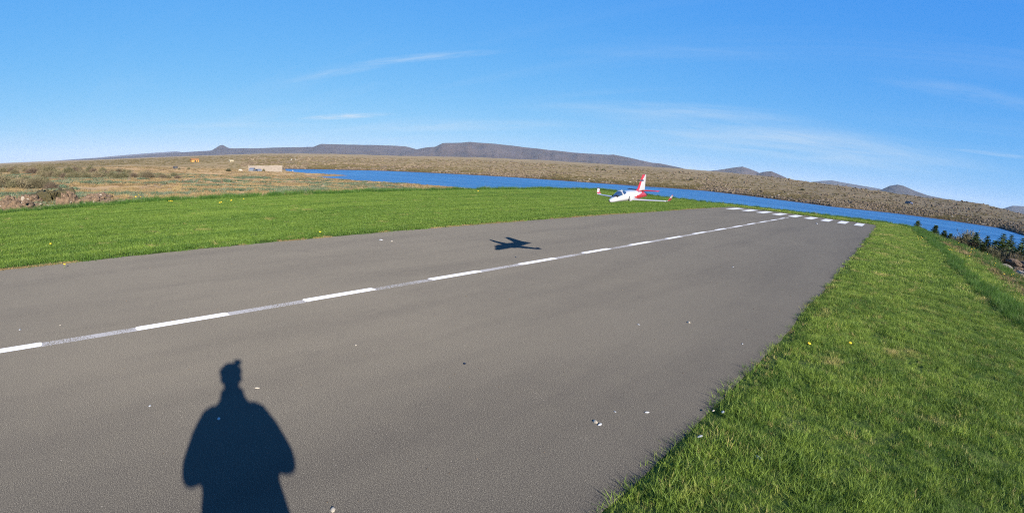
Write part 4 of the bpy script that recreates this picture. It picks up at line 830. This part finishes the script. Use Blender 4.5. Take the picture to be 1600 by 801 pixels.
# ------------------------------------------------------------------ dandelions
MA['petal'] = simple('dandelion_petals', (.72, .50, .01), (.62, .36, .008), 60, .7); MA['stem'] = simple('flower_stem', (.08, .14, .03), None, 20)
def flower_meshes():
    bm = bmesh.new(); rings = [[(r*math.cos(2*math.pi*k/10)*(1+.12*(k % 2)), r*math.sin(2*math.pi*k/10)*(1+.12*(k % 2)), z) for k in range(10)] for r, z in ((.004, -.006), (.020, .0), (.017, .008), (.006, .012))]
    loft(bm, rings); m1 = bpy.data.meshes.new('flower_head'); bm.to_mesh(m1); bm.free(); m1.materials.append(MA['petal'])
    bm = bmesh.new(); tube(bm, [(0, 0, -.09), (.004, 0, -.04), (0, 0, -.004)], .0025, 5); m2 = bpy.data.meshes.new('stem'); bm.to_mesh(m2); bm.free(); m2.materials.append(MA['stem']); return m1, m2
FH, FST = flower_meshes()
def dandelion(x, y, z, label, group, s=1.0):
    o = obj('dandelion', FH, label=label, cat='flower', group=group); o.location = (x, y, z); o.scale = (s, s, s); o.rotation_euler = (random.uniform(-.3, .3), random.uniform(-.3, .3), random.uniform(0, 6)); st = obj('stem', FST, o)
for px, py, lb in [(79, 381, 'single yellow dandelion in the mown grass strip'), (101, 413.5, 'orange dandelion right at the far edge of the tarmac'), (500, 362.5, 'yellow dandelion near the tarmac edge in the mown strip'), (1264, 537, 'yellow dandelion in the near lawn close to the tarmac edge'), (1328, 536, 'small yellow dandelion deeper in the near lawn')]:
    P = atz(px, py, .06); dandelion(P[0], P[1], .065, lb, None, 1.15)
G1 = 'dandelions along the slope edge by the spruces'
for i in range(34):
    cl = random.choice([(1438, 377, 8, 5), (1438, 377, 5, 4), (1488, 385, 22, 8), (1515, 393, 12, 5), (1487, 396, 8, 3), (1508, 405, 8, 4), (1545, 398, 15, 6), (1540, 415, 22, 6), (1570, 430, 20, 6)])
    P = atz(random.gauss(cl[0], cl[2]*.6), random.gauss(cl[1], cl[3]*.6), -.02); z = float(lawn_z(np.array([P[0]]), np.array([P[1]]))[0][0])
    if polydist(LAWN, np.array([P[0]]), np.array([P[1]]))[0] < .6: dandelion(P[0], P[1], z+random.uniform(.08, .14), 'yellow dandelion on the grassy slope edge by the spruces', G1, random.uniform(.8, 1.35))
G2 = 'dandelions at the lawn edge by the rough field'
for i in range(16):
    cl = random.choice([(217, 305, 5, 3), (217, 305, 4, 2), (256, 308, 4, 2), (265, 313, 3, 2), (345, 316, 3, 2), (352, 313, 8, 2), (375, 312, 4, 2), (748, 299, 3, 1)])
    P = atz(random.gauss(cl[0], cl[2]*.7), random.gauss(cl[1], cl[3]*.6), .15); dandelion(P[0], P[1], max(.12, hz(P[0], P[1])+.25), 'yellow dandelion where the mown strip meets the rough field', G2, random.uniform(1.0, 1.8))

# ------------------------------------------------------------------ shells dropped on the tarmac and in the grass
MA['shell'] = simple('shell_cream', (.40, .34, .25), (.27, .23, .17), 40, .6); MA['shell_w'] = simple('shell_white', (.38, .385, .38), (.28, .28, .27), 40, .5); MA['mussel'] = simple('mussel_dark', (.02, .018, .022), None, 40, .4)
def shell_mesh(mat, seed, curl=.4):
    bm = bmesh.new(); rd = random.Random(seed); rings = []
    for j in range(6):
        q = j/5; w = math.sin(math.pi*(.08+.88*q))**.7; L = -1+2*q
        top = [(w*.62*c*rd.uniform(.92, 1.08), L, (1-c*c)*w*curl*(1-.3*q)+.03) for c in np.linspace(-1, 1, 7)]
        bot = [(x*.93, y, max(.0, z-.10)) for x, y, z in top[::-1]]; rings.append(top+bot)
    loft(bm, rings); bmesh.ops.recalc_face_normals(bm, faces=bm.faces[:]); me = bpy.data.meshes.new('shell'); bm.to_mesh(me); bm.free(); me.materials.append(mat); return me
SH = [(1076, 503.5, .036, 's', 'cream shell lying alone on the tarmac'), (930, 658.5, .030, 's', 'larger broken cream shell on the tarmac near the grass'), (937, 663, .022, 'w', 'white chip beside the larger broken shell'), (520, 796, .024, 's', 'cream shell on the tarmac beside the jacket shadow'), (402, 606, .021, 's', 'small pale shell beside the shadow of the head'), (342, 654, .020, 'w', 'pale chip lying inside the shadow of the person'), (726, 568, .022, 'm', 'small black mussel shell alone on the tarmac'), (1183, 723, .030, 'w', 'curved white shell in the lawn by a bare patch'), (1092, 690, .026, 'w', 'pale greenish shell in the lawn just off the tarmac'), (1128, 651, .022, 'w', 'small curved white shell at the lawn edge'), (1160, 537, .018, 'w', 'tiny white chip on the tarmac near the lawn edge'), (998, 507, .018, 'w', 'tiny white chip left of the lone cream shell'), (961, 643, .012, 'w', 'white speck just past the broken shell'), (1011, 644, .020, 'w', 'flat whitish fragment between the broken shell and the grass'), (234, 634, .014, 'w', 'small white speck beside the shoulder shadow'), (595, 375, .055, 'w', 'whitish shell near the far edge of the tarmac'), (612, 377, .05, 's', 'cream shell next to the whitish one near the far edge'), (31, 515, .022, 'w', 'white chip above the first painted dash'), (94, 508, .016, 's', 'small cream chip above the worn line'), (806, 402, .03, 'm', 'dark fragment below the shadow of the plane'), (556, 539, .018, 's', 'small cream fragment below the painted dashes'), (1145, 417, .030, 'w', 'white chip on the far right half of the tarmac'), (1113, 649, .018, 's', 'brown shell bit at the lawn edge'), (1276, 349.5, .10, 'w', 'white scrap on the tarmac before the threshold stripes')]
for i, (px, py, s, k, lb) in enumerate(SH):
    P = atz(px, py, 0); inl = P[0] > RX or False; o = obj('shell', shell_mesh({'s': MA['shell'], 'w': MA['shell_w'], 'm': MA['mussel']}[k], i), label=lb, cat='shell'); o.location = (P[0], P[1], .045 if inl else .001); o.scale = (s, s, s*1.1); o.rotation_euler = (0, R(12) if inl else 0, random.uniform(0, 6))
cg = src_collection('grit', [rock_mesh('grit', MA['rock'], 400+i, 1, .5, .6) for i in range(4)])
n = 380; P = np.column_stack([jit(n, LX+.1, RX-.1), jit(n, .2, 30), np.full(n, .002)]); P[:, 0] = np.where(RNG.uniform(size=n) < .35, RX - .05 - RNG.exponential(.8, n), P[:, 0])
scatter('loose_grit', P, cg, 4, jit(n, .003, .008)*np.clip(np.hypot(P[:, 0], P[:, 1])/6, .7, 1.5), label='tiny pale bits of grit scattered over the tarmac', cat='grit', tilt=.5)

# ------------------------------------------------------------------ concrete wall, cars, far things
MA['concrete'] = simple('old_concrete', (.22, .185, .150), (.165, .135, .108), 1.4, .9, .3, .03); MA['carpaint_w'] = simple('silver_car_paint', (.26, .27, .29), None, 3, .25, Metallic=.5); MA['carpaint_b'] = simple('dark_blue_car_paint', (.02, .03, .08), None, 3, .2, Coat_Weight=.6)
MA['carglass'] = simple('car_glass', (.008, .010, .012), None, 3, .25); MA['rubber'] = simple('tyre_rubber', (.015, .015, .015), None, 20, .8); MA['lampglass'] = simple('headlamp_glass', (.7, .72, .75), None, 20, .1)
def build_wall():
    a, da = hit(388, 268); b, db = hit(441, 267.3); dd = (da+db)/2; A = pix(388, 268); B = pix(441, 267.3)
    pa = np.array(A[:2])/np.hypot(*A[:2])*dd; pb = np.array(B[:2])/np.hypot(*B[:2])*dd; L = float(np.linalg.norm(pb-pa)); ang = math.atan2(*(pb-pa)[::-1]); zt = CAM_H + dd*math.tan(R(-.86)); z0 = min(a[2], b[2])-.4; H = zt-z0
    t = thing('concrete_wall', 'old pale concrete wall of cast panels standing at the lake shore', 'wall', (pa[0], pa[1], z0), ang)
    xs = [0, L*.60, L*.605, L]
    for x0, x1, hh, dy in ((0, L*.20, H*.96, .04), (L*.203, L*.60, H*.97, 0), (L*.607, L, H, .05)):
        bm = bmesh.new(); box(bm, x0, x1, dy, .35+dy, 0, hh, .03); bm_obj('panel', bm, MA['concrete'], t)
    bm = bmesh.new(); box(bm, L*.60, L*.607, .10, .30, 0, H*.95); bm_obj('joint', bm, MA['concrete'], t)
    bm = bmesh.new(); box(bm, L-.30, L+.02, .38, 2.6, 0, H*.985, .03); bm_obj('return_panel', bm, MA['concrete'], t)
    return dd
DW = build_wall()
def car(loc, rz, paint, label, s=1.0):
    t = thing('parked_car', label, 'car', loc, rz); t.scale = (s, s, s)
    prof = [(-2.1, .35), (-2.12, .70), (-2.0, .92), (-1.15, 1.0), (-.55, 1.48), (.95, 1.50), (1.75, 1.05), (2.08, .95), (2.12, .45), (2.05, .30), (-2.05, .28)]
    bm = bmesh.new(); rings = []
    for x, k in ((-.86, .93), (-.80, 1.0), (.80, 1.0), (.86, .93)): rings.append([(x*(1 if z < 1.05 else .84), -y*(k if abs(y) > 1.9 else 1), z) for y, z in prof])
    loft(bm, rings); bmesh.ops.recalc_face_normals(bm, faces=bm.faces[:]); bm_obj('body', bm, paint, t)
    bm = bmesh.new(); bm.faces.new([bm.verts.new(p) for p in ((-.70, 1.12, 1.03), (.70, 1.12, 1.03), (.62, .62, 1.45), (-.62, .62, 1.45))]); bm_obj('windscreen', bm, MA['carglass'], t)
    for sg in (1, -1):
        bm = bmesh.new(); bm.faces.new([bm.verts.new(p) for p in ((sg*.865, -.2, 1.02), (sg*.865, .9, 1.04), (sg*.735, .55, 1.44), (sg*.735, -.85, 1.44), (sg*.865, -1.3, 1.06))]); bm_obj('side_window', bm, MA['carglass'], t)
        bm = bmesh.new(); box(bm, sg*.62-.17, sg*.62+.17, 2.07, 2.15, .62, .82, .03); bm_obj('headlight', bm, MA['lampglass'], t)
        for y in (1.3, -1.3):
            bm = bmesh.new(); tube(bm, [(sg*.66, y, .32), (sg*.86, y, .32)], .32, 18); w = bm_obj('wheel', bm, MA['rubber'], t, True)
            bm = bmesh.new(); tube(bm, [(sg*.84, y, .32), (sg*.875, y, .32)], .19, 14); bm_obj('rim', bm, MA['carpaint_w'], w, True)
    return t
def place_at(px, py, d):
    w = pix(px, py); c = math.hypot(w[0], w[1]); x, y = w[0]/c*d, w[1]/c*d; return x, y, hz(x, y), math.atan2(y, x)
x, y, z, a = place_at(394.5, 265, DW-5); car((x, y, z-.1), a+math.pi/2-.25+math.pi, MA['carpaint_w'], 'silver car with dark windscreen parked before the concrete wall')
x, y, z, a = place_at(403.5, 267, DW-9); car((x, y, z-.35), a-math.pi/2+.35, MA['carpaint_w'], 'pale car parked lower in front of the wall joint', .9)
x, y, z, a = place_at(375.5, 267.5, DW-8); o = obj('boulder', rock_mesh('stone', MA['pale_rock'], 350, 3, .5, .6), label='pale grey boulder left of the silver car', cat='boulder'); o.location = (x, y, z+.2); o.scale = (1.1, .9, .8)
for px, py, d in ((412, 267.5, DW-4),): x, y, z, a = place_at(px, py, d); shrub((x, y, z), .9, TB, 0, 'little dark bush growing against the concrete wall', None, 1.3)
rr = float(np.interp(azel(1420, 318)[0], _faz, _fr)); P, d = hit(1420, 318.6, rr+6); d = min(d, rr+90); x, y, z, a = place_at(1420, 318.6, d); car((x, y, z-.1+.25), a+math.pi/2+.75, MA['carpaint_b'], 'dark blue car on the rocky far bank of the lake')
# dark board on posts
P, d = hit(274, 264.5); d = min(d, 190); x, y, z, a = place_at(274, 264.5, d); t = thing('notice_board', 'dark board with a pale patch on posts at the end of the scrub', 'board', (x, y, z-.1), a-math.pi/2); q = d*.00122
MA['board'] = simple('dark_blue_board', (.005, .006, .011), None, 5, .7); MA['white'] = simple('white_paint', (.4, .4, .4), None, 5, .6)
bm = bmesh.new(); box(bm, -3.4*q, 3.4*q, -.05, .05, 1.2*q, 4.8*q, .02); bm_obj('panel', bm, MA['board'], t)
MA['greyprint'] = simple('grey_print', (.08, .082, .09), None, 5, .7)
bm = bmesh.new(); box(bm, .2*q, 1.5*q, -.065, -.054, 2.1*q, 3.6*q); bm_obj('pale_patch', bm, MA['greyprint'], t)
for sx_ in (-2.6*q, 2.6*q): bm = bmesh.new(); box(bm, sx_-.06, sx_+.06, .055, .16, 0, 4.6*q); bm_obj('post', bm, MA['bark'], t)
# orange sheds on the plain
MA['orange'] = simple('orange_cladding', (.40, .20, .035), (.36, .17, .03), 1, .6); MA['roof'] = simple('rusty_roof', (.26, .12, .035), None, 1, .7); MA['cream'] = simple('cream_wall', (.5, .42, .26), None, 1, .8)
def shed(px, py, wpx, hpx, wall, label):
    d = min(hit(px, py, 260)[1], 900); w = pix(px, py); c = math.hypot(w[0], w[1]); x, y = w[0]/c*d, w[1]/c*d; z = CAM_H + d*w[2]/c; s = d*.00122; L, H = wpx*s, hpx*s; gz = hz(x, y)
    t = thing('farm_shed', label, 'shed', (x, y, min(z, gz)-.3), math.atan2(y, x)-math.pi/2+.25); H += max(0, z-gz)+.3
    bm = bmesh.new(); box(bm, -L/2, L/2, -2.5, 2.5, 0, H*.62); bm_obj('wall', bm, wall, t)
    bm = bmesh.new(); loft(bm, [[(xx, -2.8, H*.622), (xx, 2.8, H*.622), (xx, 0, H)] for xx in (-L/2-.3, L/2+.3)]); bm_obj('roof', bm, MA['roof'] if wall is MA['orange'] else wall, t)
    bm = bmesh.new(); box(bm, -L*.12, L*.12, -2.56, -2.505, 0, H*.5); bm_obj('door', bm, MA['dark'], t)
    bm = bmesh.new(); box(bm, L*.25, L*.38, -2.56, -2.505, H*.25, H*.48); bm_obj('window', bm, MA['carglass'], t)
shed(304, 253.2, 11, 5.5, MA['orange'], 'bright orange shed far away on the plain'); shed(361, 253, 5.5, 3.0, MA['cream'], 'small yellowish shed far away on the plain')
# white marker posts far off
for i, (px, py, h) in enumerate([(455, 252.5, 3.0), (461, 252.5, 3.2), (461, 246.5, 1.6)]):
    d = 520 if i < 2 else 800; w = pix(px, py); c = math.hypot(w[0], w[1]); x, y = w[0]/c*d, w[1]/c*d; z = hz(x, y); bm = bmesh.new(); H = max(1.2, CAM_H+d*w[2]/c - z + h*d*.00122); box(bm, -.32, .32, -.3, .3, 0, H, .05); box(bm, -.42, .42, -.4, .4, H-.25, H+.05)
    o = bm_obj('marker_post', bm, MA['white'], label=['white post far off beyond the lake, shorter of a pair', 'white post far off beyond the lake, taller of a pair', 'lone white post high on the far plain'][i], cat='post'); o.location = (x, y, z-.1)
# swan at the shore by the wall
def swan():
    x, y, z, a = place_at(457.5, 269.8, math.hypot(*NEARP[1])-2); z = max(z, ZW+.05); t = thing('swan', 'white bird resting at the water edge by the end of the wall', 'bird', (x, y, z), a+.4)
    bm = bmesh.new(); tube(bm, [(-.48, 0, .30), (-.34, 0, .30), (-.1, 0, .28), (.16, 0, .28), (.32, 0, .33)], [.03, .13, .21, .19, .08], 16, (1, .85)); tube(bm, [(.28, 0, .34), (.40, 0, .52), (.36, 0, .74), (.42, 0, .90), (.54, 0, .88)], [.085, .055, .045, .055, .035], 12); bm_obj('body', bm, MA['white'], t, True)
    bm = bmesh.new(); tube(bm, [(.53, 0, .88), (.60, 0, .865), (.66, 0, .855)], [.03, .022, .010], 10, (1, .7)); bm_obj('bill', bm, MA['black'], t, True)
    for sg in (1, -1):
        bm = bmesh.new(); tube(bm, [(.12, sg*.17, .33), (-.15, sg*.20, .36), (-.50, sg*.08, .40)], [.08, .11, .02], 12, (.5, 1)); bm_obj('wing', bm, MA['white'], t, True)
        bm = bmesh.new(); tube(bm, [(0, sg*.08, .12), (.01, sg*.08, .0), (.10, sg*.08, .005)], [.018, .014, .02], 8); bm_obj('leg', bm, MA['black'], t)
swan()
# dark bushes on the far bank
for i, (px, py, s, lb) in enumerate([(943, 266, 1.7, 'dark bush of the pair on the far bank behind the plane'), (933, 265, 1.4, 'lower dark bush beside its pair on the far bank'), (978, 270, 1.6, 'dark bush on the far bank right behind the tail fin'), (1068, 283, 1.8, 'dark green bush on the far bank past the wing tip'), (1080, 283.5, 1.8, 'wide dark green bush on the far bank past its twin'), (1254, 298, 1.8, 'dark bush on the far bank above the threshold stripes'), (1306, 304, 1.5, 'dark bush on the far bank above the corner of the runway'), (1320, 305, 1.3, 'small dark bush next to the one above the runway corner')]):
    azp = azel(px, py)[0]; rr = float(np.interp(azp, _faz, _fr)); P, d = hit(px, py, rr+4); d = min(d, 480); x, y, z, a = place_at(px, py, d); s *= d/300; shrub((x, y, z), s, TB, i, lb, None, .8)

# ------------------------------------------------------------------ the air between here and the hills
def build_haze():
    bm = bmesh.new(); box(bm, -15500, 15500, -15500, 15500, -62, 235)
    s = NT('haze_air'); v = s.n('ShaderNodeVolumePrincipled', {'Color': (.70, .82, 1.0), 'Density': HAZE, 'Anisotropy': 0.0}); s.t.links.new(v.outputs[0], s.out.inputs[1])
    bm_obj('haze', bm, s.m, kind='stuff')
HAZE = 3.0e-5
build_haze()
